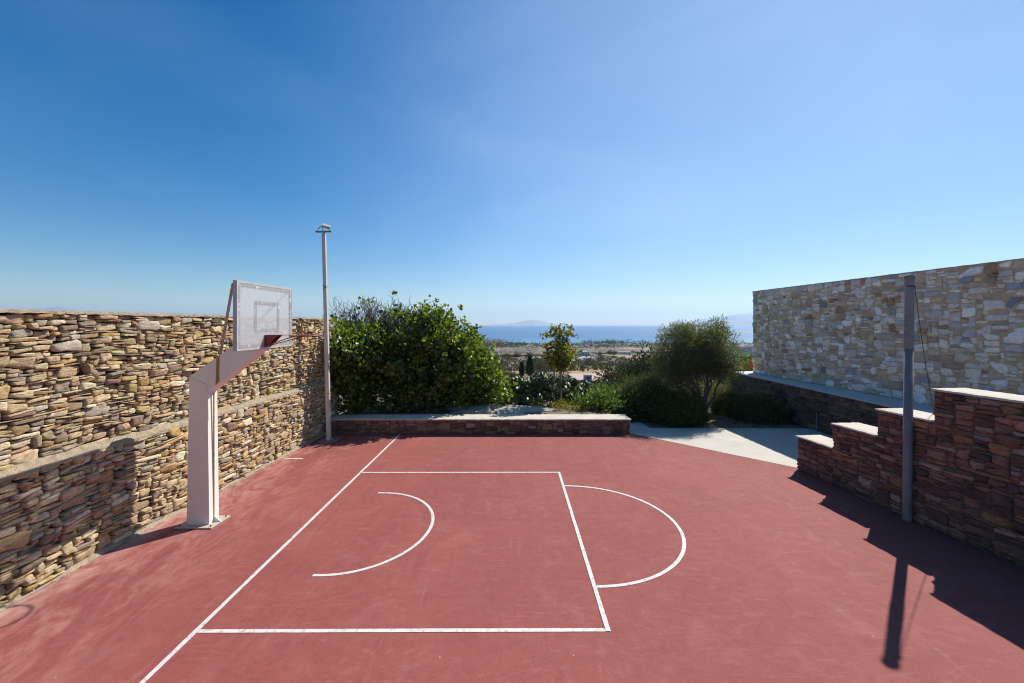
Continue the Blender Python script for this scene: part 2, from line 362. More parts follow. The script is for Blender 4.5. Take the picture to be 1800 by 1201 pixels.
    return V.reshape(-1, 3), [np.concatenate(qs), tr], colv.reshape(-1, 3)
def frame_map(V, P, U, Nn):
    """(u,v,d) -> world with origin P, wall direction U, outward normal Nn (2D)"""
    X = P[0]+V[:, 0]*U[0]+V[:, 2]*Nn[0]; Y = P[1]+V[:, 0]*U[1]+V[:, 2]*Nn[1]
    return np.stack([X, Y, V[:, 1]], -1)

def choose_dry():
    r = random.random()
    if r < .38: return random.randint(4, 13), random.choice((1, 1, 2))
    if r < .66: return random.randint(3, 10), 2
    if r < .86: return random.randint(3, 9), 3
    if r < .955: return random.randint(4, 11), random.choice((4, 4, 5))
    return random.randint(7, 13), random.choice((5, 6, 6))
PAL_DRY = [(.58, .43, .26, 5), (.64, .50, .32, 4), (.46, .345, .22, 4), (.54, .385, .19, 2.4), (.60, .39, .16, 1.1), (.36, .29, .22, 2.2), (.74, .62, .45, 2.4), (.30, .21, .15, 1.6), (.46, .41, .33, 1.8), (.48, .30, .19, 1.2)]
PAL_BROWN = [(.37, .195, .13, 4), (.29, .155, .105, 4), (.46, .26, .18, 2), (.50, .29, .13, 1.1), (.19, .11, .085, 2), (.54, .35, .26, .9)]
PAL_DK = [(.25, .165, .12, 4), (.20, .135, .10, 4), (.36, .23, .14, 1.6), (.11, .08, .07, 2), (.21, .17, .14, 1.2)]
PAL_PALE = [(.80, .66, .53, 5), (.90, .79, .68, 5), (.66, .50, .35, 4), (.58, .41, .27, 2.5), (.74, .66, .60, 2), (.50, .45, .44, 1.0), (.34, .33, .36, .6), (.46, .25, .15, .9), (.70, .51, .31, 1.6), (.78, .56, .44, .5)]

# ------------------------------------------------------------------ dry stone wall (left)
def XF(Y):
    Y = np.asarray(Y, float)
    return np.interp(Y, [-20, 6, 9.5, 13.6], [-5.87, -5.87, -5.73, -5.50])
YA, YB = 0.0, 13.5
WT = 3.44; WL = 1.50
dw = empty('dry_stone_wall', (-5.95, 7, 0), 'tall honey coloured dry stone wall with a mortar ledge running behind the basketball hoop', 'wall')
def dry_part(name, v0, v1, off, cw=.030, ch=.0265):
    nc = int((YB-YA)/cw); nr = int(round((v1-v0)/ch))
    rc = pack(nc, nr, choose_dry)
    V, F_, col = stones(rc, cw, (v1-v0)/nr, YA, v0, .0085, (-.012, .055), PAL_DRY, tilt=.06, jit=.42, expo=.62)
    col = np.minimum(col*1.32*np.array([1.03, 1.0, .91]), .9)
    # gentle sag of the courses
    V[:, 1] += (.022*np.sin(V[:, 0]*1.3)+.014*np.sin(V[:, 0]*3.1+1))*np.clip((V[:, 1]-v0)*(v1-V[:, 1])*4, 0, 1)
    W = np.stack([XF(V[:, 0])+off+V[:, 2], V[:, 0], V[:, 1]], -1)
    F_ = [f[:, ::-1] for f in F_]
    return link(name, npmesh(name, W, F_, col), M['drystone'], dw)
dry_part('lower_stonework', .05, WL, 0, .033, .029)
dry_part('upper_stonework', WL+.06, WT-.03, -.13)
def sweep(name, prof, Ys, mat, parent, jitter=0, off=None):
    """prof: list of (dx,z) around XF(Y)"""
    n = len(prof); V = []; 
    for Y in Ys:
        x = float(XF(Y))
        for i, (dx, z) in enumerate(prof):
            V.append((x+dx+random.uniform(-1, 1)*jitter, Y, z+random.uniform(-1, 1)*jitter))
    q = [(i*n+k, i*n+(k+1) % n, (i+1)*n+(k+1) % n, (i+1)*n+k) for i in range(len(Ys)-1) for k in range(n)]
    q += [tuple(range(n)), tuple((len(Ys)-1)*n+k for k in range(n))[::-1]]
    b_ = MB(); b_.add(V, q); return b_.build(name, mat, parent)
Ys = list(np.linspace(YA, YB, 60))
sweep('core', [(-.065, 0), (-.065, WL-.02), (-.20, WL+.03), (-.20, WT-.012), (-.62, WT-.012), (-.62, 0)], Ys, M['joint_earth'], dw)
Ysd = list(np.arange(YA, YB, .06))
sweep('mortar_ledge', [(.025, WL-.03), (.018, WL+.015), (-.03, WL+.045), (-.10, WL+.075), (-.16, WL+.085), (-.16, WL-.01), (-.03, WL-.04)], Ysd, M['ledge_mortar'], dw, .009)
sweep('coping', [(-.085, WT-.025), (-.09, WT+.005), (-.15, WT+.02), (-.35, WT+.03), (-.60, WT+.02), (-.64, WT-.03)], Ysd, M['ledge_mortar'], dw, .008)
sweep('mortar_skirt', [(.05, .004), (.035, .02), (-.0, .055), (-.04, .07), (-.04, .004)], Ysd, M['ledge_mortar'], dw, .008)
# wedge-shaped pale slabs set on edge
for (yy, zz, a_, b2) in ((7.02, 2.62, .10, .125), (10.9, 2.1, .09, .1)):
    pass

# ------------------------------------------------------------------ generic mortared walls
def choose_brown():
    r = random.random()
    if r < .4: return random.randint(5, 12), random.choice((1, 2))
    if r < .8: return random.randint(4, 10), random.choice((2, 3))
    return random.randint(5, 10), random.choice((4, 5))
def choose_pale():
    r = random.random()
    if r < .38: return random.randint(2, 5), random.choice((1, 1, 2))
    if r < .78: return random.randint(4, 8), random.choice((2, 3))
    return random.randint(6, 10), random.choice((4, 5, 5))
# low wall at the court's far end
LW = .45; LY = 12.75; LX0 = -5.58; LX1 = 3.52
lw = empty('low_wall', (-1, 13.05, 0), 'long knee high brown stone wall with a cream plaster top at the far end of the court', 'wall')
def face(name, P, U, Nn, L_, v0, v1, cw, ch, choose, gap, prot, pal, mat, parent, free=None, jit=.40, expo=.6, flip=False, **k):
    nc = int(round(L_/cw)); nr = int(round((v1-v0)/ch)); cw = L_/nc; ch = (v1-v0)/nr
    rc = pack(nc, nr, choose, None if free is None else free(nc, nr, cw, ch))
    V, F_, col = stones(rc, cw, ch, 0, v0, gap, prot, pal, jit=jit, expo=expo, **k)
    W = frame_map(V, P, U, Nn)
    if flip: F_ = [f[:, ::-1] for f in F_]
    return link(name, npmesh(name, W, F_, col), mat, parent)
face('stonework', (LX0, LY), (1, 0), (0, -1), LX1-LX0, .0, LW-.035, .035, .03, choose_brown, .005, (.004, .03), PAL_BROWN, M['brownstone'], lw)
face('stonework', (LX1, LY+.02), (0, 1), (1, 0), .6, .0, LW-.035, .035, .03, choose_brown, .005, (.004, .03), PAL_BROWN, M['brownstone'], lw)
MB().box(LX0, LX1-.01, LY+.008, LY+.66, 0, LW-.04).build('core', M['mortar_brown'], lw)
def slab(name, pts, z0, z1, mat, parent, res=.07, jit=.006):
    """flat cap from a quad outline (4 corners), wavy edges"""
    p = [Vector((*q, 0)) for q in pts]; V = []; nu = max(2, int((p[1]-p[0]).length/res)); nv = max(2, int((p[3]-p[0]).length/res))
    for j in range(nv+1):
        for i in range(nu+1):
            a = p[0].lerp(p[1], i/nu); b_ = p[3].lerp(p[2], i/nu); q = a.lerp(b_, j/nv)
            e = i in (0, nu) or j in (0, nv)
            V.append((q.x+random.uniform(-jit, jit)*(1 if e else .3), q.y+random.uniform(-jit, jit)*(1 if e else .3), z1+random.uniform(-.003, .003)-(.012 if e else 0)))
    n = len(V); V2 = V+[(v[0], v[1], z0) for v in V]
    id_ = lambda i, j: j*(nu+1)+i
    f = []
    for j in range(nv):
        for i in range(nu):
            f.append((id_(i, j), id_(i+1, j), id_(i+1, j+1), id_(i, j+1))); f.append(tuple(n+k for k in (id_(i, j), id_(i, j+1), id_(i+1, j+1), id_(i+1, j))))
    for i in range(nu):
        for j in (0, nv): f.append((id_(i, j), id_(i+1, j), n+id_(i+1, j), n+id_(i, j)))
    for j in range(nv):
        for i in (0, nu): f.append((id_(i, j), id_(i, j+1), n+id_(i, j+1), n+id_(i, j)))
    o = MB().add(V2, f).build(name, mat, parent, smooth=False); return o
slab('cap', [(LX0-.02, LY-.035), (LX1+.03, LY-.035), (LX1+.03, LY+.68), (LX0-.02, LY+.68)], LW-.038, LW+.004, M['plaster'], lw, .08, .010)

# stepped wall (right)
SP = Vector((6.46, 9.65)); SU = Vector((.1012, -.9949)); SN = Vector((-.9949, -.1012)); SL = 8.6
steps = [(0, .95, .77), (.95, 1.89, 1.27), (1.89, 2.84, 1.75), (2.84, SL, 2.26)]
sw_ = empty('stepped_wall', (6.9, 6.5, 0), 'red brown stone wall rising in four steps with cream plaster tops on the right of the court', 'wall')
def sfree(nc, nr, cw, ch):
    f = np.zeros((nr+8, nc), bool)
    for a_, b2, h in steps:
        f[:int((h-.05)/ch), int(round(a_/cw)):int(round(b2/cw))] = True
    return f
def occfix(fn):
    return fn
face('stonework', SP, SU, SN, SL, 0, 2.24, .036, .032, choose_brown, .006, (.006, .042), PAL_BROWN, M['brownstone'], sw_, free=lambda nc, nr, cw, ch: sfree(nc, nr, cw, ch), flip=True)
for i, (a_, b2, h) in enumerate(steps):
    h0 = 0 if i == 0 else 0
    P = lambda u, n_: SP+SU*u-SN*n_
    q = [P(a_+(.0 if i else 0.0), .012), P(b2-.002, .012), P(b2-.002, .54), P(a_, .54)]
    MB().prism([tuple(x) for x in q], 0, h-.045).build('core', M['mortar_brown'], sw_)
    q = [P(a_-.02, -.03), P(b2-.022 if i < 3 else b2, -.03), P(b2-.022 if i < 3 else b2, .57), P(a_-.02, .57)]
    slab('step_cap', [tuple(x) for x in q], h-.042, h, M['plaster'], sw_, .06, .009)
    # rough riser stones facing the far side
    if True:
        lo = 0 if i == 0 else steps[i-1][2]
        PP = P(a_, .02); 
        face('riser_stones', PP, -SN, -SU, .5, lo, h-.045, .036, .032, choose_brown, .006, (.0, .02), PAL_BROWN, M['brownstone'], sw_, flip=False)

# retaining wall with white ledge
RX = 9.38; RZ = 1.27; RY0 = 2.0; RY1 = 18.3
rw = empty('retaining_wall', (9.6, 12, 0), 'dark brown stone retaining wall with a pale ledge below the bright stone wall', 'wall')
face('stonework', (RX, RY1), (0, -1), (-1, 0), RY1-RY0, 0, RZ-.05, .05, .034, choose_brown, .006, (.004, .035), PAL_DK, M['brownstone'], rw, flip=True)
MB().box(RX+.01, 12.5, RY0, RY1-.01, 0, RZ-.055).build('core', M['mortar_brown'], rw)
slab('ledge', [(RX-.03, RY1+.02), (RX-.03, RY0), (12.5, RY0), (12.5, RY1+.02)], RZ-.05, RZ, M['whiteledge'], rw, .3, .006)
# bright stone wall
BP = Vector((10.0, 17.7)); BU = (Vector((10.45, 10.7))-BP).normalized(); BN = Vector((BU.y, -BU.x));
if BN.x > 0: BN = -BN
BL = 15.0; BT = 4.65
bw = empty('stone_building_wall', (10.4, 11, RZ), 'high pale wall of white, grey and blue stones set in sandy mortar on the right', 'wall')
face('stonework', BP, BU, BN, BL, RZ+.004, BT-.03, .050, .047, choose_pale, .006, (.004, .04), PAL_PALE, M['palestone'], bw, flip=True, jit=.36, expo=.6, back=-.02, tilt=.03, alb=1.0)
P = lambda u, n_: tuple(BP+BU*u-BN*n_)
MB().prism([P(.01, .0), P(BL, .0), P(BL, .6), P(.01, .6)], RZ+.002, BT-.02).build('mortar_core', M['mortar_sand'], bw)
slab('coping', [P(-.02, -.02), P(BL, -.02), P(BL, .62), P(-.02, .62)], BT-.02, BT+.006, M['plaster'], bw, .12, .014)
face('stonework', P(.02, .0), tuple(-BN), tuple(-BU), .6, RZ+.004, BT-.03, .05, .05, choose_pale, .008, (.0, .02), PAL_PALE, M['palestone'], bw)

# ------------------------------------------------------------------ court, patio, markings
def sheet(name, poly, z, mat, th=.0):
    me = bpy.data.meshes.new(name); me.from_pydata([(x, y, z) for x, y in poly], [], [tuple(range(len(poly)))]); me.update()
    return link(name, me, mat)
court = sheet('court', [(-6.1, -6), (8, -6), (7.45, .0), (6.52, 9.72), (5.6, 10.66), (4.6, 11.72), (3.48, 12.86), (-6.1, 12.86)], 0.0, M['court'])
tag(court, kind='structure')
patio = sheet('patio', [(6.52, 9.72), (7.45, 0), (9.6, 0), (9.6, 13.42), (4.35, 13.44), (4.3, 14.3), (3.4, 14.3), (3.48, 12.86), (4.6, 11.72), (5.6, 10.66)], 0.004, M['concrete'])
tag(patio, kind='structure')
lz = .004; LWd = .052
def strip(name, p0, p1, wd=LWd, z=lz):
    a, b_ = Vector(p0), Vector(p1); d = (b_-a).normalized(); n = Vector((-d.y, d.x))*wd/2
    nseg = max(1, int((b_-a).length/.25)); V = []; f = []
    for i in range(nseg+1):
        q = a.lerp(b_, i/nseg)
        for s in (-1, 1): V.append((*(q+n*s*(1+random.uniform(-.05, .05))), z))
        if i: f.append((2*i-2, 2*i-1, 2*i+1, 2*i))
    return MB().add(V, f).build(name, M['line'], court)
strip('baseline', (-3.40, .6), (-3.33, 12.66))
strip('key_line', (-3.345, 4.555), (1.05, 4.575))
strip('key_line', (-3.34, 9.43), (1.06, 9.44))
strip('free_throw_line', (1.028, 4.55), (1.04, 9.46), z=lz+.003)
def arc(name, c, rx, ry, a0, a1, pre=None):
    V = []; f = []; n = 56
    pts = [Vector((c[0]+rx*math.cos(a0+(a1-a0)*i/n), c[1]+ry*math.sin(a0+(a1-a0)*i/n))) for i in range(n+1)]
    if pre: pts = [pts[0]+Vector((-pre, 0))]+pts+[pts[-1]+Vector((-pre, 0))]
    for i, p in enumerate(pts):
        tt = (pts[min(i+1, len(pts)-1)]-pts[max(i-1, 0)]).normalized(); nn = Vector((-tt.y, tt.x))*LWd/2
        V += [(*(p+nn), lz), (*(p-nn), lz)]
        if i: f.append((2*i-2, 2*i-1, 2*i+1, 2*i))
    return MB().add(V, f).build(name, M['line'], court)
arc('free_throw_arc', (1.06, 6.99), 1.63, 1.66, -math.pi/2, math.pi/2)
arc('restricted_arc', (-2.5, 6.93), 1.19, 1.36, -math.pi/2, math.pi/2, .1)
strip('line_remnant', (-5.55, 10.42), (-5.1, 10.4), .05)

# ------------------------------------------------------------------ basketball hoop
hoop = empty('basketball_hoop', (-5.1, 7.05, 0), 'pale pink cantilever basketball hoop with a scuffed see-through backboard and red rim', 'basketball hoop')
MB().prism([(-5.29, .015), (-4.92, .015), (-4.95, 2.17), (-4.965, 2.30), (-5.245, 2.43)], 6.93, 7.17, 'y').build('column', M['hoop_pink'], hoop, bevel=.006)
MB().prism([(-5.243, 2.43), (-4.963, 2.302), (-4.948, 2.168), (-4.16, 2.80), (-4.10, 2.86), (-4.10, 3.20), (-4.16, 3.19), (-4.48, 2.97)], 6.932, 7.168, 'y').build('arm', M['hoop_pink'], hoop, bevel=.006)
bm_ = MB(); bm_.box(-4.93, -4.915, 7.035, 7.055, .05, 2.15); bm_.build('seam', simple('rusty seam', (.55, .38, .25), .7, .4, 12), hoop)
bp = MB().prism([(-5.40, 6.82), (-4.81, 6.82), (-4.79, 7.27), (-5.40, 7.27)], .002, .022).build('base_plate', simple('pale plate', (.66, .58, .48), .7, .3, 8, stain=((.42, .28, .16), 10, .58)), hoop, bevel=.004)
for bx_, by_ in ((-5.345, 6.87), (-4.85, 6.87), (-5.345, 7.22), (-4.84, 7.22)):
    MB().tube([(bx_, by_, .02), (bx_, by_, .05)], .013, 6).build('bolt', M['postmetal'], bp)
g_ = MB(); g_.prism([(-4.93, .02), (-4.80, .02), (-4.93, .13)], 7.04, 7.055, 'y'); g_.build('gusset', M['hoop_pink'], bp)
st_ = simple('yellow rust stain', (.52, .34, .10), .7, .4, 9)
ob = MB(); ob.prism([(-4.815, 2.295), (-4.755, 2.34), (-4.75, 2.78), (-4.80, 2.745)], 6.9285, 6.9315, 'y'); ob.build('rust_streak', st_, hoop)
# board
bd = empty('backboard', (0, 0, 0)); bd.parent = hoop; bd.location = Vector((-4.03, 7.03, 3.4))-hoop.location
BX, B0, B1, Z0, Z1 = -4.03, 6.245, 7.815, 2.885, 3.925
MB().box(BX-.012, BX-.002, B0+.02, B1-.02, Z0+.02, Z1-.02).build('panel', M['acrylic'], bd)
fr = MB(); k_ = .028
fr.box(BX-.055, BX+.004, B0, B0+k_, Z0, Z1); fr.box(BX-.055, BX+.004, B1-k_, B1, Z0, Z1)
fr.box(BX-.0545, BX+.0035, B0+k_, B1-k_, Z0, Z0+k_); fr.box(BX-.0545, BX+.0035, B0+k_, B1-k_, Z1-k_, Z1)
fr.build('frame', M['frame'], bd)
def tape_rect(name, y0, y1, z0, z1, wd, x, parent, ragged=.004):
    V = []; f = []
    def seg(a, b2, n, wd2):
        base = len(V); nn = 24
        for i in range(nn+1):
            q = Vector(a).lerp(Vector(b2), i/nn)
            for s in (0, 1):
                r_ = random.uniform(-ragged, ragged)
                V.append((x, q.x+n[0]*(s*wd2+r_), q.y+n[1]*(s*wd2+r_)))
            if i: f.append((base+2*i-2, base+2*i-1, base+2*i+1, base+2*i))
    seg((y0, z0), (y0, z1), (1, 0), wd); seg((y1, z0), (y1, z1), (-1, 0), wd)
    seg((y0+wd, z0), (y1-wd, z0), (0, 1), wd); seg((y0+wd, z1), (y1-wd, z1), (0, -1), wd)
    return MB().add(V, f).build(name, M['tape'], parent)
tape_rect('border_stripe', B0+.032, B1-.032, Z0+.032, Z1-.032, .05, BX+.001, bd)
tape_rect('target_square', 6.69, 7.39, 3.155, 3.645, .052, BX+.001, bd)
for s, yy in ((0, 6.262), (1, 7.798)):
    MB().tube([(-4.095, yy, 3.87), (-4.78, 6.99 if s == 0 else 7.11, 2.775)], .021, 8).build('strut', M['strut_paint'], hoop)
MB().box(-4.11, -4.085, B0+.05, B1-.05, 3.02, 3.06).build('cross_bar', M['strut_paint'], bd)
MB().box(-4.11, -4.0855, 6.9, 7.2, 2.90, 3.016).build('mounting_plate', M['strut_paint'], bd)
rim = empty('rim', (0, 0, 0)); rim.parent = hoop; rim.location = Vector((-3.42, 7.04, 3.09))-hoop.location
pts = [(-3.42+.225*math.cos(a), 7.04+.225*math.sin(a), 3.09) for a in np.linspace(0, 2*math.pi, 40)]
MB().tube(pts, .0115, 8, False).build('ring', M['rimred'], rim, smooth=True)
br = MB(); br.prism([(-4.025, 2.93), (-3.99, 2.93), (-3.84, 3.085), (-3.84, 3.10), (-4.025, 3.10)], 6.96, 6.972, 'y'); br.prism([(-4.025, 2.93), (-3.99, 2.93), (-3.84, 3.085), (-3.84, 3.10), (-4.025, 3.10)], 7.108, 7.12, 'y')
br.box(-4.028, -4.016, 6.94, 7.14, 2.91, 3.105); br.box(-4.0155, -3.70, 6.973, 7.107, 3.095, 3.104)
br.build('bracket', M['rimred'], rim)
for sg in (-1, 1):
    MB().tube([(-3.985, 7.04+sg*.07, 2.94), (-3.50, 7.04+sg*.222, 3.082)], .008, 6).build('brace', M['rimred'], rim)
for k in range(10):
    a = 2*math.pi*(k+.5)/10
    MB().tube([(-3.42+.225*math.cos(a), 7.04+.225*math.sin(a), 3.08), (-3.42+.222*math.cos(a+.05), 7.04+.222*math.sin(a+.05), 3.062)], .004, 5).build('net_hook', M['rimred'], rim)

# ------------------------------------------------------------------ floodlight pole
fl = empty('floodlight_pole', (-5.14, 11.98, 0), 'tall square grey pole with a small floodlight on top beside the dry stone wall', 'light pole')
px, py = -5.14, 11.98
MB().box(px-.053, px+.053, py-.053, py+.053, .02, 3.55).build('lower_pole', M['pole_paint'], fl, bevel=.008)
MB().box(px-.047, px+.047, py-.047, py+.047, 3.55, 5.86).build('upper_pole', M['pole_paint'], fl, bevel=.008)
bp = MB().prism([(px-.24, py-.22), (px+.26, py-.16), (px+.22, py+.2), (px-.26, py+.18)], .002, .024).build('base_plate', M['galv'], fl, bevel=.004)
for dx, dy in ((-.18, -.15), (.19, -.11), (.17, .14), (-.19, .13)): MB().tube([(px+dx, py+dy, .02), (px+dx, py+dy, .06)], .014, 6).build('bolt', M['postmetal'], bp)
for a in (0, 1): MB().prism([(px+.053, .024), (px+.17, .024), (px+.053, .14)] if a else [(px-.053, .024), (px-.17, .024), (px-.053, .14)], py-.006, py+.006, 'y').build('gusset', M['galv'], bp)
MB().box(px-.22, px+.22, py-.05, py+.03, 5.86, 5.895).build('crossbar', M['galv'], fl, bevel=.004)
hd = empty('floodlight', (0, 0, 0)); hd.parent = fl; hd.location = Vector((px+.07, py-.02, 6.0))-fl.location
def rotbox(mb, c, s, rot):
    mt = Matrix.Translation(c) @ rot
    v = [mt @ Vector((x*s[0]/2, y*s[1]/2, z*s[2]/2)) for x in (-1, 1) for y in (-1, 1) for z in (-1, 1)]
    return mb.add(v, [(0, 1, 3, 2), (4, 6, 7, 5), (0, 4, 5, 1), (2, 3, 7, 6), (0, 2, 6, 4), (1, 5, 7, 3)])
from mathutils import Euler
rt = Euler((R(28), R(12), R(25))).to_matrix().to_4x4()
rotbox(MB(), Vector((px+.08, py-.03, 6.02)), (.23, .19, .065), rt).build('housing', M['flood'], hd, bevel=.008)
rotbox(MB(), Vector((px+.08, py-.03, 6.02)) + rt.to_3x3() @ Vector((0, 0, -.036)), (.19, .15, .006), rt).build('glass', M['floodglass'], hd)
MB().tube([(px-.02, py-.02, 5.89), (px-.04, py-.02, 6.03)], .008, 6).build('yoke', M['galv'], hd); MB().tube([(px+.17, py-.02, 5.89), (px+.19, py-.02, 6.0)], .008, 6).build('yoke', M['galv'], hd)
MB().tube([(px-.16, py-.02, 5.895), (px-.15, py-.02, 5.96), (px-.10, py-.02, 6.0), (px-.05, py-.02, 6.02)], .009, 6).build('cable', M['black'], hd)
for zz, r_ in ((4.34, .053), (3.64, .06)):
    q = [(px-r_, py-r_, zz+.03), (px+r_, py-r_, zz-.03), (px+r_, py+r_, zz), (px-r_, py+r_, zz+.01), (px-r_, py-r_, zz+.03)]
    if zz > 4: MB().tube(q, .007, 5).build('cable_tie', M['black'], fl); MB().tube([(px-r_, py-r_, zz-.09), (px+r_, py-r_, zz+.02)], .006, 5).build('cable_tie', M['black'], fl)

# ------------------------------------------------------------------ right steel post
rp = empty('steel_post', (6.60, 7.13, 0), 'round weathered steel post in front of the stepped wall, rope hanging from its top', 'post')
PX, PY = 6.60, 7.13
MB().tube([(PX, PY, .0), (PX, PY, .03), (PX, PY, 2.87)], [.068, .064, .062], 24).build('shaft', M['postmetal'], rp, smooth=True)
zs = [2.87]; rs = [.066]
for k in range(14):
    z0 = 2.88+k*.042; zs += [z0, z0+.022, z0+.026, z0+.038]; rs += [.067, .067, .060, .060]
zs += [3.5, 4.02]; rs += [.062, .061]
MB().tube([(PX, PY, z) for z in zs], rs, 24).build('ribbed_sleeve', M['galv'], rp, smooth=False)
MB().tube([(PX, PY, 4.02), (PX, PY, 4.03), (PX, PY, 4.075), (PX, PY, 4.09)], [.062, .071, .071, .064], 24).build('cap', M['postmetal'], rp)
rpts = [(PX-.066, PY-.03, 3.91)]+[(PX+.069*math.cos(a), PY+.069*math.sin(a), 3.91-.0*a) for a in np.linspace(math.pi*1.1, math.pi*1.95, 10)]
MB().tube(rpts, .011, 6).build('knot', M['rope'], rp)
rl = [Vector((PX+.069, PY-.02, 3.9)).lerp(Vector((7.28, 7.38, 1.762)), f)+Vector((0, 0, -.10*4*f*(1-f))) for f in np.linspace(0, 1, 14)]
MB().tube(rl, .005, 6).build('rope', M['rope'], rp)
rd = empty('metal_rod', (9.28, 13.0, 0), 'thin grey metal rod standing upright against the dark retaining wall beyond the steps', 'rod')
MB().tube([(9.28, 13.0, 0), (9.28, 13.0, .56)], .014, 8).build('shaft', M['galv'], rd)
MB().box(9.255, 9.305, 12.975, 13.025, .56, .575).build('cap', M['galv'], rd)

fl.rotation_euler.y = -math.atan(.143/5.9); rp.rotation_euler.y = math.atan(.045/4.09)
# ------------------------------------------------------------------ terrain
PY_ = [-60, 13.0, 13.3, 16.2, 18, 22, 40, 130, 200, 450, 800, 1200, 2000, 9000]
PZ_ = [-.12, -.12, -.04, -.04, -.7, -1.7, -4.2, -13.6, -19, -36, -50, -63.5, -85.5, -85.5]
def coast(x): return 2010+390*np.clip((-12-x)/40, 0, 1)**.8+14*np.sin(x*.02)+10*np.sin(x*.051+1)+.00012*np.clip(x-400, 0, 3000)**2
def tz(x, y):
    x = np.asarray(x, float); y = np.asarray(y, float)
    z = np.interp(y, PY_, PZ_)
    left = np.clip((3.5-x)/.3, 0, 1)*np.clip((x+5.65)/.1, 0, 1)
    z = z+left*.40*np.clip((y-13.3)/.12, 0, 1)*np.clip((18.5-y)/1.5, 0, 1)
    z = z-3.7*np.clip((x-7)/6, 0, 1)*np.clip((y-70)/35, 0, 1)*np.clip((185-y)/35, 0, 1)
    far = np.clip((y-24)/60, 0, 1)
    z = z+far*(.5*np.sin(x*.05+y*.021)+.35*np.sin(x*.11-y*.07+2))*np.clip((1500-y)/300, .1, 1)*np.clip(y/400, .3, 2.2)
    z = z+np.clip((y-13.5)/1, 0, 1)*.03*(np.sin(x*3.1)*np.cos(y*2.3)+.6*np.sin(x*7+y*5))
    c = coast(x); land = np.clip((c-y)/25, -1, 1)
    fing = (np.abs(y-2436) < 32) & (x < 60) & (x > -200)
    land = np.where(fing, np.maximum(land, np.clip((32-np.abs(y-2436))/16, 0, 1)), land)
    z = np.where(y > 1700, np.where(land > 0, np.maximum(np.minimum(z, -87+3*land), -87+2.2*land*land), -87+13*np.minimum(land, 0)), z)
    return z
def spaced(a, b2, s0, g):
    out = [a]; s = s0
    while out[-1] < b2: out.append(out[-1]+s); s *= g
    return out
ys = [-60, -30, -10, 0, 6, 10, 12, 12.6, 12.9, 13.0, 13.15, 13.3, 13.38, 13.46]+list(np.arange(13.7, 20, .35))+spaced(20.2, 1900, .6, 1.045)
ys = [y for y in ys if y < 1905]+list(np.arange(1915, 2540, 11))+[2700, 3500, 5000, 9000]
xs_ = sorted(set([-9000, -6000, -4000, -2500, -1600, -1000, -700]+[round(float(v), 3) for v in list(-np.array(spaced(14, 600, .7, 1.09)))+list(np.arange(-13.5, 13.6, .45))+[3.2, 3.5, -5.65, -5.55]+spaced(14, 120, .7, 1.1)+list(np.arange(135, 1200, 16))]+[1400, 1800, 2500, 4000, 6000, 9000]))
XX, YY = np.meshgrid(xs_, ys); ZZ = tz(XX, YY)
ny, nx = XX.shape
idx = np.arange(ny*nx).reshape(ny, nx)
q = np.stack([idx[:-1, :-1], idx[:-1, 1:], idx[1:, 1:], idx[1:, :-1]], -1).reshape(-1, 4)
g = link('ground', npmesh('ground', np.stack([XX, YY, ZZ], -1).reshape(-1, 3), [q]), M['terrain']); tag(g, kind='structure')
# garden soil sheet near the court
gx, gy = np.meshgrid(np.arange(-5.5, 9.37, .15), np.arange(13.47, 19.5, .15))
gz = tz(gx, gy)+.012+rng.normal(0, .008, gx.shape); nn_ = gx.shape
idx = np.arange(gx.size).reshape(nn_); q = np.stack([idx[:-1, :-1], idx[:-1, 1:], idx[1:, 1:], idx[1:, :-1]], -1).reshape(-1, 4)
keep = []
g2 = link('soil', npmesh('soil', np.stack([gx, gy, gz], -1).reshape(-1, 3), [q]), M['soil']); tag(g2, kind='structure')
# sea
n = 180; rings = [900, 1600, 2200, 3000, 4500, 8000, 15000, 28500]; V = []; f = []
for r_ in rings:
    for k in range(n): V.append((r_*math.sin(2*math.pi*k/n), r_*math.cos(2*math.pi*k/n), -87))
for i in range(len(rings)-1):
    for k in range(n):
        f.append((i*n+k, i*n+(k+1) % n, (i+1)*n+(k+1) % n, (i+1)*n+k))
tag(MB().add(V, f).build('sea', M['sea']), kind='structure')
def ridge(name, pts, Y, depth, base=-95, lab=None):
    """pts: (px, ytop) of the skyline seen from the court, spread at its true distance"""
    pts = sorted(pts); pxs = np.linspace(pts[0][0], pts[-1][0], 70)
    yt = np.interp(pxs, [p[0] for p in pts], [p[1] for p in pts]); V = []; nr = 9
    h = 3.28+(570-yt)/F*Y; h = h+rng.normal(0, 1, 70)*np.clip(h+80, 0, 400)*.012
    X = (pxs-900)/F*Y
    for j in range(nr):
        t_ = j/(nr-1)*2-1
        for i in range(70):
            e = (1-abs(t_))**.8
            V.append((X[i], Y+t_*depth, base+(h[i]-base)*e*(1 if t_ == 0 else random.uniform(.88, 1.0))))
    f = [(j*70+i, j*70+i+1, (j+1)*70+i+1, (j+1)*70+i) for j in range(nr-1) for i in range(69)]
    tag(MB().add(V, f).build(name, M['hill'], smooth=True), kind='structure')
ridge('mountain', [(835, 574), (860, 571), (885, 569.5), (905, 567.5), (922, 564), (937, 561.5), (952, 564.5), (970, 568.5), (1000, 571), (1020, 574)], 25000, 1500)
ridge('mountain', [(1190, 574), (1205, 568), (1225, 563), (1250, 559), (1275, 555), (1300, 552.5), (1340, 550), (1420, 553), (1500, 560), (1600, 574)], 21000, 1800)
ridge('mountain', [(30, 560), (60, 546), (80, 541.5), (105, 538.5), (125, 541), (150, 545.5), (180, 548), (230, 548.5), (262, 550), (300, 556), (350, 568)], 16500, 1500)
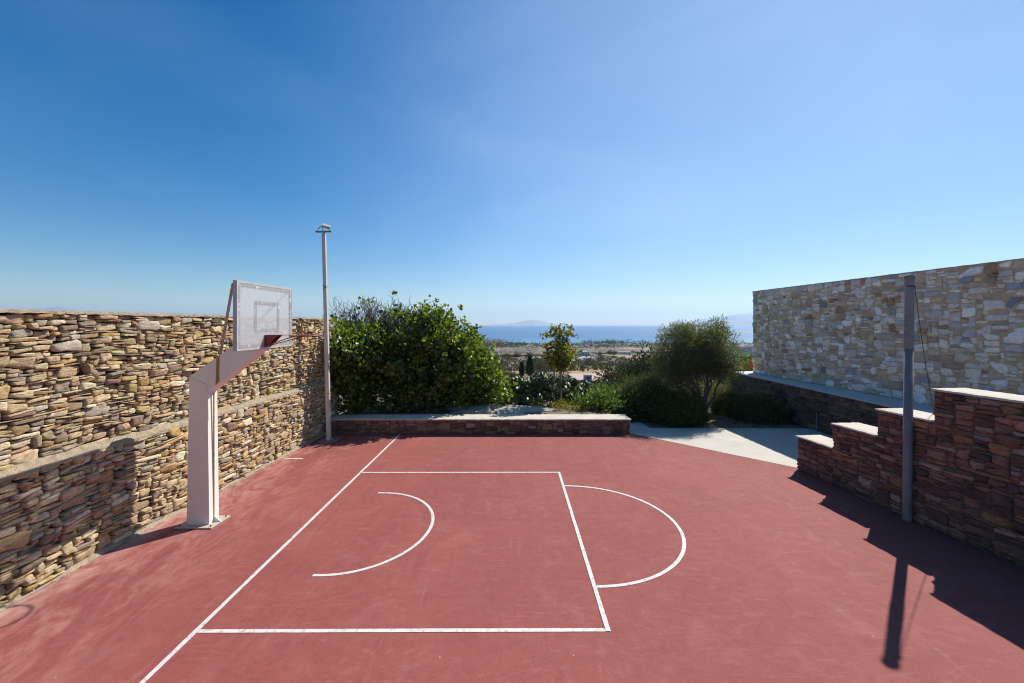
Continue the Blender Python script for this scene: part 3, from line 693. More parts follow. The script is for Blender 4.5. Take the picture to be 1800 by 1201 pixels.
ridge('island', [(1140, 587.5), (1150, 585.2), (1165, 583.5), (1200, 583), (1260, 582.5), (1310, 582.6), (1420, 583.5), (1500, 587)], 4300, 120, -90)

# ------------------------------------------------------------------ vegetation tools
LEAF_FIG = (np.array([(0, 0, 0), (-.30, .28, .05), (-.52, .62, .0), (-.25, .66, .06), (-.16, 1.0, -.03), (0, .84, .0), (.16, 1.02, -.03), (.25, .66, .06), (.52, .60, .0), (.30, .28, .05), (0, .5, -.05)]),
            [(0, 10, 1), (10, 2, 1), (10, 3, 2), (10, 4, 3), (10, 5, 4), (10, 6, 5), (10, 7, 6), (10, 8, 7), (10, 9, 8), (10, 0, 9)])
LEAF_OVAL = (np.array([(0, 0, 0), (-.22, .4, .05), (-.12, .8, .02), (0, 1, -.06), (.12, .8, .02), (.22, .4, .05), (0, .5, -.02)]), [(0, 6, 1), (1, 6, 2), (2, 6, 3), (3, 6, 4), (4, 6, 5), (5, 6, 0)])
LEAF_THIN = (np.array([(0, 0, 0), (-.10, .45, .02), (0, 1, -.04), (.10, .45, .02)]), [(0, 2, 1), (0, 3, 2)])
LEAF_HEART = (np.array([(0, 0, 0), (-.42, .12, .04), (-.46, .45, .03), (-.2, .8, 0), (0, 1.05, -.08), (.2, .8, 0), (.46, .45, .03), (.42, .12, .04), (0, .45, -.04)]),
              [(0, 8, 1), (1, 8, 2), (2, 8, 3), (3, 8, 4), (4, 8, 5), (5, 8, 6), (6, 8, 7), (7, 8, 0)])
def norm(a): return a/np.maximum(np.linalg.norm(a, axis=-1, keepdims=True), 1e-9)
def leaves_mesh(name, P, Dr, size, tmpl, cols, cj=.25, Up=None):
    """P positions, Dr leaf direction"""
    T, Fc = tmpl; n = len(P); Dr = norm(Dr)
    r = norm(rng.normal(0, 1, (n, 3))) if Up is None else norm(Up+rng.normal(0, .45, (n, 3)))
    S = norm(np.cross(Dr, r)); Nn = np.cross(S, Dr)
    sz = size*rng.uniform(.5, 1.35, n)
    V = P[:, None]+sz[:, None, None]*(S[:, None]*T[None, :, 0:1]+Dr[:, None]*T[None, :, 1:2]+Nn[:, None]*T[None, :, 2:3])
    tri = (np.arange(n)[:, None, None]*len(T)+np.array(Fc)[None]).reshape(-1, 3)
    pal = np.array([c[:3] for c in cols]); pw = np.array([c[3] for c in cols], float); pw /= pw.sum()
    c = pal[rng.choice(len(pal), n, p=pw)]*rng.uniform(1-cj, 1+cj, (n, 1))
    return npmesh(name, V.reshape(-1, 3), [tri], np.repeat(c, len(T), 0))
def clumps(blobs, nclump, per, spread, shell=.25, zmin=-9, up=.4, lo=0.0, reject=None, seedc=None):
    """clusters of leaves through lumpy crown volumes. returns positions, directions"""
    B = np.array(blobs, float); vol = (B[:, 3]*B[:, 4]*B[:, 5])**.75; vol /= vol.sum()
    k = rng.choice(len(B), nclump*2, p=vol); d = norm(rng.normal(0, 1, (nclump*2, 3)))
    r = 1-np.abs(rng.normal(0, shell, nclump*2)); r = np.clip(r, lo, 1.08)[:, None]*(1+.10*np.sin(d[:, 0:1]*9+k[:, None])*np.cos(d[:, 2:3]*8+k[:, None]*2))
    Cn = B[k, :3]+d*r*B[k, 3:6]
    ok = Cn[:, 2] > zmin
    if reject is not None: ok &= ~reject(Cn)
    Cn = Cn[ok][:nclump]; d = d[ok][:nclump]; n = len(Cn)
    out = norm(d+rng.normal(0, .45, (n, 3))+np.array([0, 0, up]))
    t_ = rng.uniform(-1, 1, (n, per, 1)); off = rng.normal(0, spread*.45, (n, per, 3))
    P = Cn[:, None]+out[:, None]*t_*spread+off
    D = norm(off)*1.0+out[:, None]*.6+rng.normal(0, .35, (n, per, 3))
    P = P.reshape(-1, 3); D = D.reshape(-1, 3)
    if reject is not None:
        ok = ~reject(P); P = P[ok]; D = D[ok]
    return P, D
def branches(mb, root, tips, r0, n=6, wob=.08, r1=.006):
    root = Vector(root)
    for tip in tips:
        tip = Vector(tip); L_ = (tip-root).length; mid = root.lerp(tip, .45)+Vector((0, 0, -.05*L_)); pts = []
        for i in range(9):
            f = i/8; p = root*(1-f)**2+mid*2*f*(1-f)+tip*f*f
            pts.append(p+Vector([random.uniform(-1, 1)*wob*(1 if 0 < i < 8 else 0)*L_*.25 for _ in range(3)]))
        mb.tube(pts, [r0*(1-f)+r1*f for f in np.linspace(0, 1, 9)], n)
    return mb

# ------------------------------------------------------------------ fig tree
fg = empty('fig_tree', (-3.4, 15, .35), 'huge spreading dark green fig tree with bare twigs on top behind the low wall', 'tree')
def figrej(P): return ((P[:, 0] < XF(P[:, 1])+.04) & (P[:, 2] < 3.5) & (P[:, 1] < 13.6)) | ((P[:, 1] < 12.72) & (P[:, 2] < .5)) | (P[:, 2] < .4) | (P[:, 1] < 12.2) | ((P[:, 2] < .75) & (P[:, 1] < 13.3))
blobs = [(-4.6, 14.1, 2.0, 1.25, 1.15, 1.3), (-3.5, 14.7, 2.25, 1.6, 1.3, 1.62), (-2.35, 15.0, 2.1, 1.45, 1.3, 1.55), (-1.45, 15.0, 1.45, 1.05, 1.1, 1.15), (-.75, 14.9, .95, .85, .8, .75), (-5.0, 13.2, 2.3, .55, .6, .85),
         (-4.0, 14.2, 1.1, 1.2, .8, .8), (-2.4, 14.5, 1.05, 1.3, .8, .75), (-1.75, 15.0, 2.1, .6, .7, .9), (-5.9, 14.6, 2.5, 1.2, .9, .9), (-5.05, 13.9, 1.1, .6, .55, .8), (-5.6, 14.3, .95, .6, .5, .8), (-5.6, 14.6, 1.6, .7, .5, .8), (-5.1, 12.95, 2.55, .45, .6, .55), (-4.9, 13.3, 1.5, .5, .5, .8), (-2.9, 14.8, 3.35, .7, .6, .6)]
P, D = clumps(blobs, 1750, 17, .165, .29, reject=figrej)
FIGC = [(.10, .145, .026, 5), (.145, .185, .034, 4), (.06, .095, .02, 3), (.22, .24, .05, 2.2), (.27, .25, .05, .35)]
link('crown', leaves_mesh('crown', P, D, .135, LEAF_FIG, FIGC, .3), M['fig_leaf'], fg)
tk = MB(); roots = [(-3.9, 14.9, .35), (-3.2, 15.1, .35)]
for rr in roots:
    tips = [Vector((b_[0]+random.uniform(-.5, .5)*b_[3], b_[1]+random.uniform(-.3, .5)*b_[4], b_[2]+random.uniform(-.2, .6)*b_[5])) for b_ in blobs[:6]]
    branches(tk, rr, tips, .07, 7, .12, .012)
branches(tk, (-3.9, 14.5, .42), [(-4.9, 13.65, .95), (-2.6, 13.9, .75), (-4.4, 13.6, 1.3), (-3.2, 13.7, 1.0), (-5.1, 13.9, .6)], .045, 6, .2, .012)
lb = branches(MB(), (-3.2, 14.3, .45), [(-4.6, 13.55, .85), (-2.2, 13.75, .8), (-3.9, 13.5, 1.2), (-2.9, 13.55, 1.1), (-4.9, 13.5, 1.4)], .035, 6, .25, .01); lb.build('low_branches', M['twig'], fg)
tk.build('trunk', M['bark'], fg)
tw = MB()
for k in range(210):
    x = random.triangular(-6.3, -2.2, -4.8); y = random.uniform(13.9, 15.2)
    base = Vector((x, y, 2.9+random.uniform(-.5, .3))); ln = random.uniform(.5, 1.25)*(1 if x < -3 else .7)
    tip = base+Vector((random.uniform(-.35, .35), random.uniform(-.2, .2), ln))
    if tip.z > 4.35: tip.z = 4.35-random.uniform(0, .4)
    branches(tw, base, [tip], .014, 5, .35, .006)
    for j in range(3):
        f = random.uniform(.3, .85); p = base.lerp(tip, f)
        tw.tube([p, p+Vector((random.uniform(-.12, .12), random.uniform(-.1, .1), .06)), p+Vector((random.uniform(-.2, .2), random.uniform(-.1, .1), random.uniform(.15, .32)))], [.008, .007, .005], 4)
tw.build('bare_twigs', M['twig'], fg)
# a few leaves at twig tips
TP = np.array([(-5.0, 14.4, 4.05), (-4.7, 14.4, 4.1), (-4.0, 14.5, 4.35), (-2.6, 14.8, 4.1), (-1.8, 15, 3.85), (-2.9, 14.7, 4.0), (-3.4, 14.7, 3.9)])
P = np.repeat(TP, 9, 0)+rng.normal(0, .07, (63, 3)); link('tip_leaves', leaves_mesh('tip_leaves', P, rng.normal(0, 1, (63, 3)), .12, LEAF_FIG, FIGC, .3), M['fig_leaf'], fg)

# ------------------------------------------------------------------ rock slab beside the fig
def rockmesh(name, cx, cy, z0, rx, ry, h, mat, seed, label, cat):
    r2 = np.random.default_rng(seed); nr, na = 14, 44; V = [(cx, cy, z0+h)]
    ph = r2.uniform(0, 6, 8)
    for j in range(1, nr+1):
        f = j/nr
        for k in range(na):
            a = 2*math.pi*k/na; e = 1+.14*math.sin(3*a+ph[0])+.10*math.sin(5*a+ph[1])+.05*math.sin(9*a+ph[2])
            z = z0+h*(1-f**3.5)+.035*math.sin(a*4+f*7+ph[3])*(1-f)+.03*round(2.5*math.sin(f*5+a*2+ph[4]))/2.5*(1-f)+r2.normal(0, .006)
            V.append((cx+rx*f*e*math.cos(a), cy+ry*f*e*math.sin(a), z if j < nr else z0-.15))
    f_ = [(0, 1+k, 1+(k+1) % na) for k in range(na)]
    f_ += [(1+(j-1)*na+k, 1+j*na+k, 1+j*na+(k+1) % na, 1+(j-1)*na+(k+1) % na) for j in range(1, nr) for k in range(na)]
    return tag(MB().add(V, f_).build(name, mat, origin=(cx, cy, z0)), label, cat)
rockmesh('rock_slab', -.55, 14.35, .35, 1.9, .72, .17, M['rock'], 3, 'broad flat pale grey rock behind the low wall beside the fig tree', 'rock')

# ------------------------------------------------------------------ young tree with stake
yt = empty('young_tree', (1.73, 15.2, .36), 'slender young tree with a round yellowing crown of heart shaped leaves and pale bark', 'tree')
yx, yy = 1.73, 15.2
tk = MB(); tk.tube([(yx+.02, yy, .3), (yx, yy, 1.0), (yx+.015, yy, 1.8), (yx-.03, yy, 2.5), (yx+.02, yy, 3.1)], [.045, .04, .034, .022, .008], 8)
branches(tk, (yx, yy, 1.75), [(yx-.45, yy, 2.5), (yx+.45, yy+.1, 2.5), (yx-.25, yy+.2, 2.9), (yx+.3, yy-.2, 2.7), (yx+.15, yy, 3.25), (yx-.15, yy-.1, 3.15), (yx-.6, yy, 2.75)], .018, 5, .15, .005)
tk.build('trunk', simple('young bark', (.36, .27, .19), .85, .35, 14), yt)
P1, D1 = clumps([(yx-.02, yy, 2.22, .60, .5, .45), (yx-.02, yy, 1.9, .3, .3, .35)], 140, 8, .09, .35)
P2, D2 = clumps([(yx, yy, 2.75, .5, .4, .45), (yx+.15, yy, 3.1, .2, .2, .25), (yx-.15, yy, 3.0, .18, .2, .2)], 60, 7, .08, .3)
P3 = np.array([(yx-.66, yy, 2.8)]*5+[(yx+.62, yy, 2.82)]*5)+rng.normal(0, .05, (10, 3))
link('crown', leaves_mesh('crown', np.concatenate([P1, P2, P3]), np.concatenate([D1, D2, rng.normal(0, 1, (10, 3))])+np.array([0, 0, -.5]), .095, LEAF_HEART, [(.14, .15, .025, 4), (.28, .23, .04, 3.2), (.08, .10, .025, 4), (.26, .11, .03, 1.2), (.38, .26, .05, 1)], .3), M['fig_leaf'], yt)
MB().tube([(yx-.235, yy-.05, .3), (yx-.23, yy-.05, 1.9)], .03, 8).build('stake', M['wood_stake'], None)
so_ = bpy.data.objects['stake']; tag(so_, 'straight wooden stake driven in beside the slender young tree', 'stake')
MB().tube([(yx-.24, yy-.085, 1.62), (yx+.05, yy-.05, 1.6), (yx+.05, yy+.05, 1.6), (yx-.24, yy+.0, 1.62)], .008, 5).build('tie', M['black'], yt)

# ------------------------------------------------------------------ prickly pear
pp = empty('prickly_pear', (1.0, 16.2, 0), 'sprawling prickly pear cactus with flat grey green pads between the fig and the young tree', 'cactus')
PV = []; PF = []; PC = []
def pad(c, dr, s, tk_=.02):
    dr = Vector(dr).normalized(); a = Vector((random.uniform(-1, 1), random.uniform(-1, 1), .2)).normalized(); sd_ = dr.cross(a).normalized(); nn = sd_.cross(dr)
    n = 14; base = len(PV); c = Vector(c); col = random.choice([(.06, .095, .035), (.085, .12, .045), (.045, .075, .03), (.15, .16, .06)])
    for k in range(n):
        t_ = 2*math.pi*k/n; wv = math.sin(t_)*.36*s*(1+.18*math.cos(t_)); lv = (.5-.5*math.cos(t_))*s
        PV.append(c+sd_*wv+dr*lv)
    PV.append(c+dr*s*.55+nn*tk_); PV.append(c+dr*s*.55-nn*tk_)
    for k in range(n): PF.append((base+k, base+(k+1) % n, base+n)); PF.append((base+(k+1) % n, base+k, base+n+1))
    PC.extend([col]*(n+2)); return c+dr*s*.95, dr
for k in range(75):
    x = random.triangular(-.5, 2.9, .9); y = random.uniform(15.1, 16.4); c = (x, y, .25+random.uniform(0, .35)); dr = Vector((random.uniform(-.7, .7), random.uniform(-.5, .5), 1))
    hmax = 1.22-.16*abs(x-.9)
    for j in range(6):
        c, d_ = pad(c, dr, random.uniform(.24, .36)); 
        if c[2] > hmax: break
        if random.random() < .5: pad(c, d_+Vector((random.uniform(-1, 1), random.uniform(-1, 1), 0)), random.uniform(.2, .3))
        dr = d_+Vector((random.uniform(-.6, .6), random.uniform(-.4, .4), .25))
me = bpy.data.meshes.new('pads'); me.from_pydata([tuple(v) for v in PV], [], PF); me.update()
a = me.attributes.new('col', 'FLOAT_COLOR', 'POINT'); a.data.foreach_set('color', np.concatenate([np.array(PC), np.ones((len(PC), 1))], 1).astype(np.float32).ravel())
link('pads', me, M['cactus'], pp, smooth=True)
MB().tube([(1.0, 16.2, -.2), (1.05, 16.2, .4)], [.08, .05], 8).build('stem', M['bark'], pp)

def bushy(name, blobs, ncl, per, spread, size, tmpl, cols, mat, label, cat, shell=.3, zmin=-1, up=.4, group=None, stem=True, reject=None, cj=.3):
    b0 = blobs[0]; o = empty(name, (b0[0], b0[1], float(tz(b0[0], b0[1]))), label, cat, group)
    P, D = clumps(blobs, ncl, per, spread, shell, zmin, up, reject=reject)
    link('foliage', leaves_mesh('foliage', P, D, size, tmpl, cols, cj), mat, o)
    if stem:
        s_ = MB(); z0 = float(tz(b0[0], b0[1]))-.1
        branches(s_, (b0[0], b0[1], z0), [(b_[0]+random.uniform(-.6, .6)*b_[3], b_[1]+random.uniform(-.4, .6)*b_[4], b_[2]+random.uniform(-.1, .5)*b_[5]) for b_ in blobs for _ in range(4)], .03, 5, .1, .005)
        s_.build('stems', M['bark'], o)
    return o
GR = [(.07, .11, .03, 4), (.11, .15, .045, 3), (.05, .08, .022, 3), (.18, .20, .08, 1)]
bushy('oleander_hedge', [(3.05, 14.7, .35, .8, .75, .55), (3.9, 14.9, .3, .9, .7, .6), (4.6, 15.8, .25, .8, .6, .7), (3.4, 15.9, .4, 1.1, .5, .6), (2.3, 15.9, .35, .5, .4, .45)], 1100, 12, .13, .12, LEAF_OVAL, GR, M['fig_leaf'], 'bright green hedge of narrow glossy leaves just behind the right half of the low wall', 'hedge', up=.8)
bushy('small_shrub', [(.95, 14.9, .45, .4, .3, .22), (1.6, 14.6, .42, .4, .3, .18), (2.2, 14.3, .40, .35, .3, .16), (1.9, 14.9, .42, .5, .3, .2)], 230, 10, .08, .06, LEAF_OVAL, [(.20, .18, .04, 3), (.28, .20, .05, 2), (.10, .11, .03, 2)], M['fig_leaf'], 'low yellowish ground shrub around the foot of the wooden stake behind the wall', 'shrub')
DK = [(.075, .10, .032, 4), (.115, .14, .04, 3), (.04, .058, .022, 3), (.19, .20, .065, 1.3)]
DKB = [(.10, .10, .042, 4), (.135, .14, .05, 3), (.06, .06, .03, 3), (.22, .20, .08, 1.3)]
def moundrej(P): return (P[:, 1] < 13.5) & (P[:, 2] < .02)
bushy('rosemary_bush', [(5.55, 14.5, .2, 1.0, .8, .68)], 2300, 16, .10, .095, LEAF_THIN, DK, M['needle'], 'low rounded dark green needle leaved bush nearest the right end of the low wall', 'bush', shell=.12, up=.7)
bushy('rosemary_bush', [(4.75, 15.3, .4, .95, .8, .95), (5.9, 15.9, .55, 1.2, .7, 1.0)], 2800, 16, .11, .10, LEAF_THIN, DKB, M['needle'], 'large shaggy dark bush rising behind the low rounded bush left of the olive', 'bush', shell=.12, up=.7)
bushy('rosemary_bush', [(8.5, 14.8, .15, .85, .8, .62), (7.9, 15.6, .25, .5, .6, .5)], 2200, 16, .10, .095, LEAF_THIN, DKB, M['needle'], 'dark bush in the shade between the olive trunk and the retaining wall', 'bush', shell=.12, up=.6)
bushy('dry_bush', [(7.55, 15.7, .75, .45, .4, .45)], 160, 14, .1, .07, LEAF_THIN, [(.16, .14, .06, 3), (.22, .17, .08, 2), (.09, .09, .04, 2)], M['needle'], 'olive brown feathery bush just to the right of the olive trunk', 'bush', shell=.25)
YG = [(.12, .125, .035, 4), (.17, .165, .05, 3), (.08, .085, .03, 3), (.06, .05, .03, 1.5)]
bushy('broom_bush', [(6.4, 20.5, -.55, 1.1, .9, .9), (5.3, 21.0, -1.1, .9, .9, .7), (7.4, 21, -.3, .9, .8, .9)], 1100, 14, .13, .11, LEAF_THIN, YG, M['needle'], 'yellow green feathery bush behind the oleander hedge left of the olive tree', 'bush', shell=.2)
bushy('broom_bush', [(8.2, 19.3, .3, 1.2, .9, .9)], 800, 14, .14, .10, LEAF_THIN, [(.12, .17, .03, 4), (.08, .12, .03, 3)], M['needle'], 'bright green bush glimpsed behind the olive trunk at the corner of the retaining wall', 'bush', shell=.2)
# ------------------------------------------------------------------ olive tree
ol = empty('olive_tree', (6.75, 14.95, 0), 'dense round olive tree with a forked trunk at the end of the pale patio', 'tree')
ob = [(5.95, 15.1, 2.3, .95, .95, .95), (7.1, 15.1, 2.3, .85, .95, .95), (6.6, 15.1, 2.45, .9, .9, .85), (5.5, 15.0, 1.8, .6, .7, .6), (7.45, 15.0, 1.75, .55, .7, .5), (6.6, 15.2, 1.85, 1.1, .8, .6), (7.3, 15.1, 3.1, .3, .3, .42), (6.0, 15.1, 3.0, .45, .4, .3)]
P, D = clumps(ob, 3500, 15, .12, .30, up=.9)
# upright sprays on the skyline
SP_ = []; SD_ = []
for k in range(70):
    x = random.uniform(5.3, 7.75); top = 3.15-.35*abs(x-6.7)**1.6*.5+random.uniform(-.1, .22)+(.3 if 7.2 < x < 7.7 else 0)
    for j in range(16):
        f = j/16; SP_.append((x+random.gauss(0, .02), 15+random.uniform(-.3, .3)*.1+(k % 5)*.1, top-.5+.55*f)); SD_.append((random.uniform(-.7, .7), random.uniform(-.7, .7), 1))
P = np.concatenate([P, np.array(SP_)]); D = np.concatenate([D, np.array(SD_)])
link('crown', leaves_mesh('crown', P, D, .095, LEAF_THIN, [(.11, .118, .056, 5), (.16, .16, .085, 3), (.065, .074, .038, 3), (.25, .225, .10, 1.5), (.20, .145, .09, 1)], .3), M['olive_leaf'], ol)
tk = MB(); tk.tube([(6.78, 14.9, -.05), (6.72, 14.92, .25), (6.62, 14.95, .45)], [.12, .095, .08], 9)
branches(tk, (6.64, 14.95, .35), [(5.9, 15, 1.7), (5.4, 15, 1.6), (6.3, 14.9, 2.2), (6.2, 15.2, 2.0), (6.05, 14.7, 1.5)], .055, 7, .14, .012)
branches(tk, (6.74, 14.93, .2), [(7.1, 15, 1.9), (7.6, 15, 1.8), (6.9, 14.8, 2.2), (7.3, 15.2, 2.3), (6.7, 14.75, 1.6)], .06, 7, .14, .012)
for k in range(60):
    a_ = Vector((random.uniform(5.6, 7.8), random.uniform(14.4, 15.4), random.uniform(1.0, 1.8))); tk.tube([a_, a_+Vector((random.uniform(-.2, .2), random.uniform(-.2, .2), .3)), a_+Vector((random.uniform(-.35, .35), random.uniform(-.3, .3), .65))], [.014, .01, .005], 4)
tk.build('trunk', M['bark'], ol)
# ------------------------------------------------------------------ bougainvillea on the terrace
bv = empty('bougainvillea', (11.0, 20.0, 0), 'green bush with red flowers at the far end of the pale stone wall', 'bush')
P, D = clumps([(11.0, 20.0, 1.25, .7, .5, .75), (10.5, 20.2, .9, .6, .5, .7)], 220, 12, .12, .3, reject=lambda P: P[:, 1] < 19.3)
link('foliage', leaves_mesh('foliage', P, D, .09, LEAF_OVAL, [(.10, .17, .03, 3), (.06, .10, .02, 2), (.16, .20, .05, 1)], .3), M['fig_leaf'], bv)
P, D = clumps([(11.0, 19.6, 1.45, .3, .2, .28), (11.15, 19.55, 1.1, .16, .15, .14)], 22, 12, .07, .4)
link('flowers', leaves_mesh('flowers', P, D, .07, LEAF_OVAL, [(.55, .04, .07, 3), (.60, .10, .12, 1.5), (.50, .2, .08, .3)], .2), M['petal'], bv)
MB().tube([(11.0, 20.0, -.9), (11.0, 20.0, .9)], [.05, .02], 6).build('stem', M['bark'], bv)

# ------------------------------------------------------------------ middle distance
def at(pxx, Y, extra=0): X = (pxx-900)/F*Y; return X, Y, float(tz(X, Y))+extra
def bush_proto(seed, cols, tall=.8, leaf=.11, n=150):
    bl = [(0, 0, .5*tall, .42, .42, .5*tall), (.28, .1, .38*tall, .3, .3, .38*tall), (-.27, -.05, .4*tall, .32, .32, .4*tall)]
    P, D = clumps(bl, n, 5, .09, .25); P = P[P[:, 2] > -.02] if False else P
    return leaves_mesh('bush_foliage', P, D, leaf, LEAF_OVAL, cols, .3)
far_leaf = leaf_mat('scrub leaf', .15, .02, .8)
protos = {}
for k, cols in {'green': [(.055, .075, .03, 3), (.035, .05, .02, 3), (.09, .10, .04, 1)], 'brown': [(.12, .10, .065, 3), (.08, .065, .045, 3), (.16, .13, .08, 1)], 'dark': [(.025, .035, .016, 3), (.04, .05, .02, 2)]}.items():
    me = bush_proto(1, cols); me.materials.append(far_leaf); protos[k] = me
    me = bush_proto(2, cols, 1.25, .10); me.materials.append(far_leaf); protos[k+'_tall'] = me
def plant(mesh, name, x, y, s, label, cat, group, sz=1):
    o = bpy.data.objects.new(name, mesh); C.objects.link(o); o.location = (x, y, float(tz(x, y))-.05*s); o.scale = (s, s, s*sz); o.rotation_euler.z = random.uniform(0, 6.28)
    return tag(o, label, cat, group)
cnt = 0
BG = {'green': 'grey green scrub bush scattered over the dry fields beyond the garden', 'brown': 'brown dried scrub bush scattered over the fields beyond the garden', 'dark': 'dark green tree dotting the fields between the garden and the sea'}
for band, (Y0, Y1, num, s0, s1, kinds) in enumerate([(26, 60, 34, 2.0, 3.6, ('green', 'brown', 'brown')), (60, 150, 40, 3, 5.5, ('brown', 'green', 'brown', 'dark')), (170, 330, 75, 5, 9, ('brown', 'green', 'brown')), (330, 700, 55, 6, 11, ('green', 'brown', 'dark'))]):
    for k in range(num):
        Y = math.exp(random.uniform(math.log(Y0), math.log(Y1))); px_ = random.choice((random.uniform(845, 1150), random.uniform(845, 1150), random.uniform(1290, 1335)))
        x = (px_-900)/F*Y; v = 570+(H-float(tz(x, Y)))*F/Y
        if band == 3 and 618 < v < 628 and random.random() < .6: continue
        if 885 < px_ < 915 and 644 < v < 664: continue
        if 1000 < px_ < 1095 and 640 < v < 684: continue
        kk = random.choice(kinds); plant(protos[kk], 'scrub_bush', x, Y, random.uniform(s0, s1), BG[kk], 'bush' if kk != 'dark' else 'tree', {'green': 'grey green scrub bushes in the fields', 'brown': 'brown scrub bushes in the fields', 'dark': 'dark trees in the fields'}[kk], random.uniform(.6, .95))
# dark tree group left of the olive tree
tmesh = MB().tube([(0, 0, -.15), (.03, .02, .3), (-.02, 0, .75)], [.05, .04, .02], 7).mesh('trunk'); tmesh.materials.append(M['bark'])
for (px_, Y, s, kk, sz, lab) in [(1128, 66, 4.2, 'dark', 1.1, 'dark grove tree second from the olive crown'), (1112, 72, 4.0, 'green', 1.0, 'grey green grove tree standing above the middle of the grove'), (1142, 62, 4.6, 'dark', 1.15, 'tall dark grove tree touching the left side of the olive crown'),
        (1092, 80, 4.2, 'green', 1.0, 'grey green grove tree behind the right end of the pinkish roof'), (1076, 84, 3.8, 'brown', 1.0, 'brownish thin grove tree above the pinkish roof'), (1120, 58, 3.4, 'dark', .9, 'low dark grove tree nearest the hedge, right of the pinkish roof'),
        (1100, 68, 3.2, 'dark', .9, 'small dark grove tree at the right corner of the pinkish roof'), (1150, 70, 5, 'green', 1.1, 'largest grey green grove tree, half hidden behind the olive tree'), (1066, 90, 3.2, 'dark', .9, 'leftmost small dark tree of the grove above the pinkish roof')]:
    x = (px_-900)/F*Y; o = empty('grove_tree', (x, Y, float(tz(x, Y))-.1), lab, 'tree')
    for me_, nm in ((protos[kk+'_tall'], 'crown'), (tmesh, 'trunk')):
        c_ = bpy.data.objects.new(nm, me_); C.objects.link(c_); c_.parent = o; c_.scale = (s, s, s*sz)
        if nm == 'crown': c_.rotation_euler.z = px_*.37
# cypresses
def cypress(px_, Y, ytop, wpx, label):
    x, y, z = at(px_, Y); z0 = z-.3; h = 3.28+(570-ytop)/F*Y-z0; r_ = wpx/2/F*Y
    o = empty('cypress_tree', (x, y, z0), label, 'tree')
    n = 2600; f = rng.uniform(0, 1, n)**.8; rad = r_*np.sin(np.pi*np.clip(f*.86+.14, 0, 1))**.55*(1+.12*rng.normal(0, 1, n)); th = rng.uniform(0, 6.28, n)
    P = np.stack([x+rad*np.cos(th), y+rad*np.sin(th), z0+.3+f*(h-.5)], -1)
    link('crown', leaves_mesh('crown', P, np.stack([np.cos(th)*.4, np.sin(th)*.4, np.ones(n)], -1), .5, LEAF_OVAL, [(.018, .028, .016, 3), (.03, .042, .02, 2)], .3), M['needle'], o)
    MB().tube([(x, y, z0-.2), (x, y, z0+h*.7)], [.15, .05], 6).build('trunk', M['bark'], o)
cypress(917, 150, 637, 6.5, 'small dark slender cypress, the left one of the pair in the golden field')
cypress(931.5, 160, 626.5, 10, 'taller and wider dark cypress, the right one of the pair in the golden field')
# utility pole
x, y, z = at(899, 120); o = empty('utility_pole', (x, y, z), 'thin dark wooden utility pole in the golden field left of the cypresses', 'pole')
MB().tube([(x, y, z-.2), (x, y, z+4.0)], .09, 6).build('shaft', M['bark'], o); MB().box(x-.6, x+.6, y-.05, y+.05, z+3.5, z+3.6).build('crossarm', M['bark'], o)
# golden fields as ground sheets
def field(name, pxs, ya, yb, mat, lift=.25):
    """field lying on the slope between two distances"""
    n = 14; V = []; f = []
    for j in range(n+1):
        Y = ya+(yb-ya)*j/n
        for i in range(n+1):
            X = ((pxs[0]+(pxs[1]-pxs[0])*i/n)-900)/F*(ya+yb)/2*(1+.0*j); V.append((X, Y, float(tz(X, Y))+lift))
    f = [(j*(n+1)+i, j*(n+1)+i+1, (j+1)*(n+1)+i+1, (j+1)*(n+1)+i) for j in range(n) for i in range(n)]
    return tag(MB().add(V, f).build(name, mat), kind='structure')
gold = simple('golden stubble', (.44, .29, .14), .95, .3, .35, .4, .05, stain=((.22, .15, .09), .25, .6)); pink = simple('pale field', (.40, .29, .20), .95, .2, .03, .1, .05)
plum = simple('ploughed field', (.23, .145, .11), .95, .3, .05, .2, .05, stain=((.40, .29, .2), .03, .6, (.3, 1.6, 1)))
field('field', (880, 926), 138, 205, gold); field('field', (990, 1068), 165, 265, gold, .35)
field('field', (845, 985), 430, 560, plum, .5); field('field', (850, 1010), 620, 780, plum, .6); field('field', (1075, 1200), 520, 640, pink, .7); field('field', (1000, 1180), 780, 1000, plum, .9)
field('field', (1090, 1190), 1010, 1150, pink, .9)
# boundary walls of the fields
def fwall(p0, p1, h, label):
    n = 24; mb = MB(); a_, b2 = Vector(p0), Vector(p1); d = (b2-a_).normalized(); nn = Vector((-d.y, d.x))*.5
    V = []
    for i in range(n+1):
        q = a_.lerp(b2, i/n); z = float(tz(q.x, q.y)); hh = h*random.uniform(.8, 1.1)
        V += [(q.x+nn.x, q.y+nn.y, z-.6), (q.x+nn.x*.7, q.y+nn.y*.7, z+hh), (q.x-nn.x*.7, q.y-nn.y*.7, z+hh), (q.x-nn.x, q.y-nn.y, z-.6)]
    f = [(4*i+k, 4*i+(k+1) % 4, 4*i+4+(k+1) % 4, 4*i+4+k) for i in range(n) for k in range(4)]
    o = mb.add(V, f).build('field_wall', M['stonefar'], origin=(a_.x, a_.y, float(tz(a_.x, a_.y)))); return tag(o, label, 'wall')
X_ = lambda p, Y: (p-900)/F*Y
fwall((X_(1035, 262), 262), (X_(1100, 300), 300), 2.0, 'dark dry stone field wall running from the white greenhouses towards the grove')
fwall((X_(985, 128), 128), (X_(1062, 118), 118), 1.6, 'dark stone terrace wall in front of the house with the pink flat roof')
fwall((X_(850, 600), 600), (X_(1000, 590), 590), 1.8, 'thin dark field wall crossing the purple brown fields above the greenhouses')
fwall((X_(1060, 760), 760), (X_(1190, 790), 790), 2.2, 'thin dark field wall crossing the pale fields before the coast on the right')
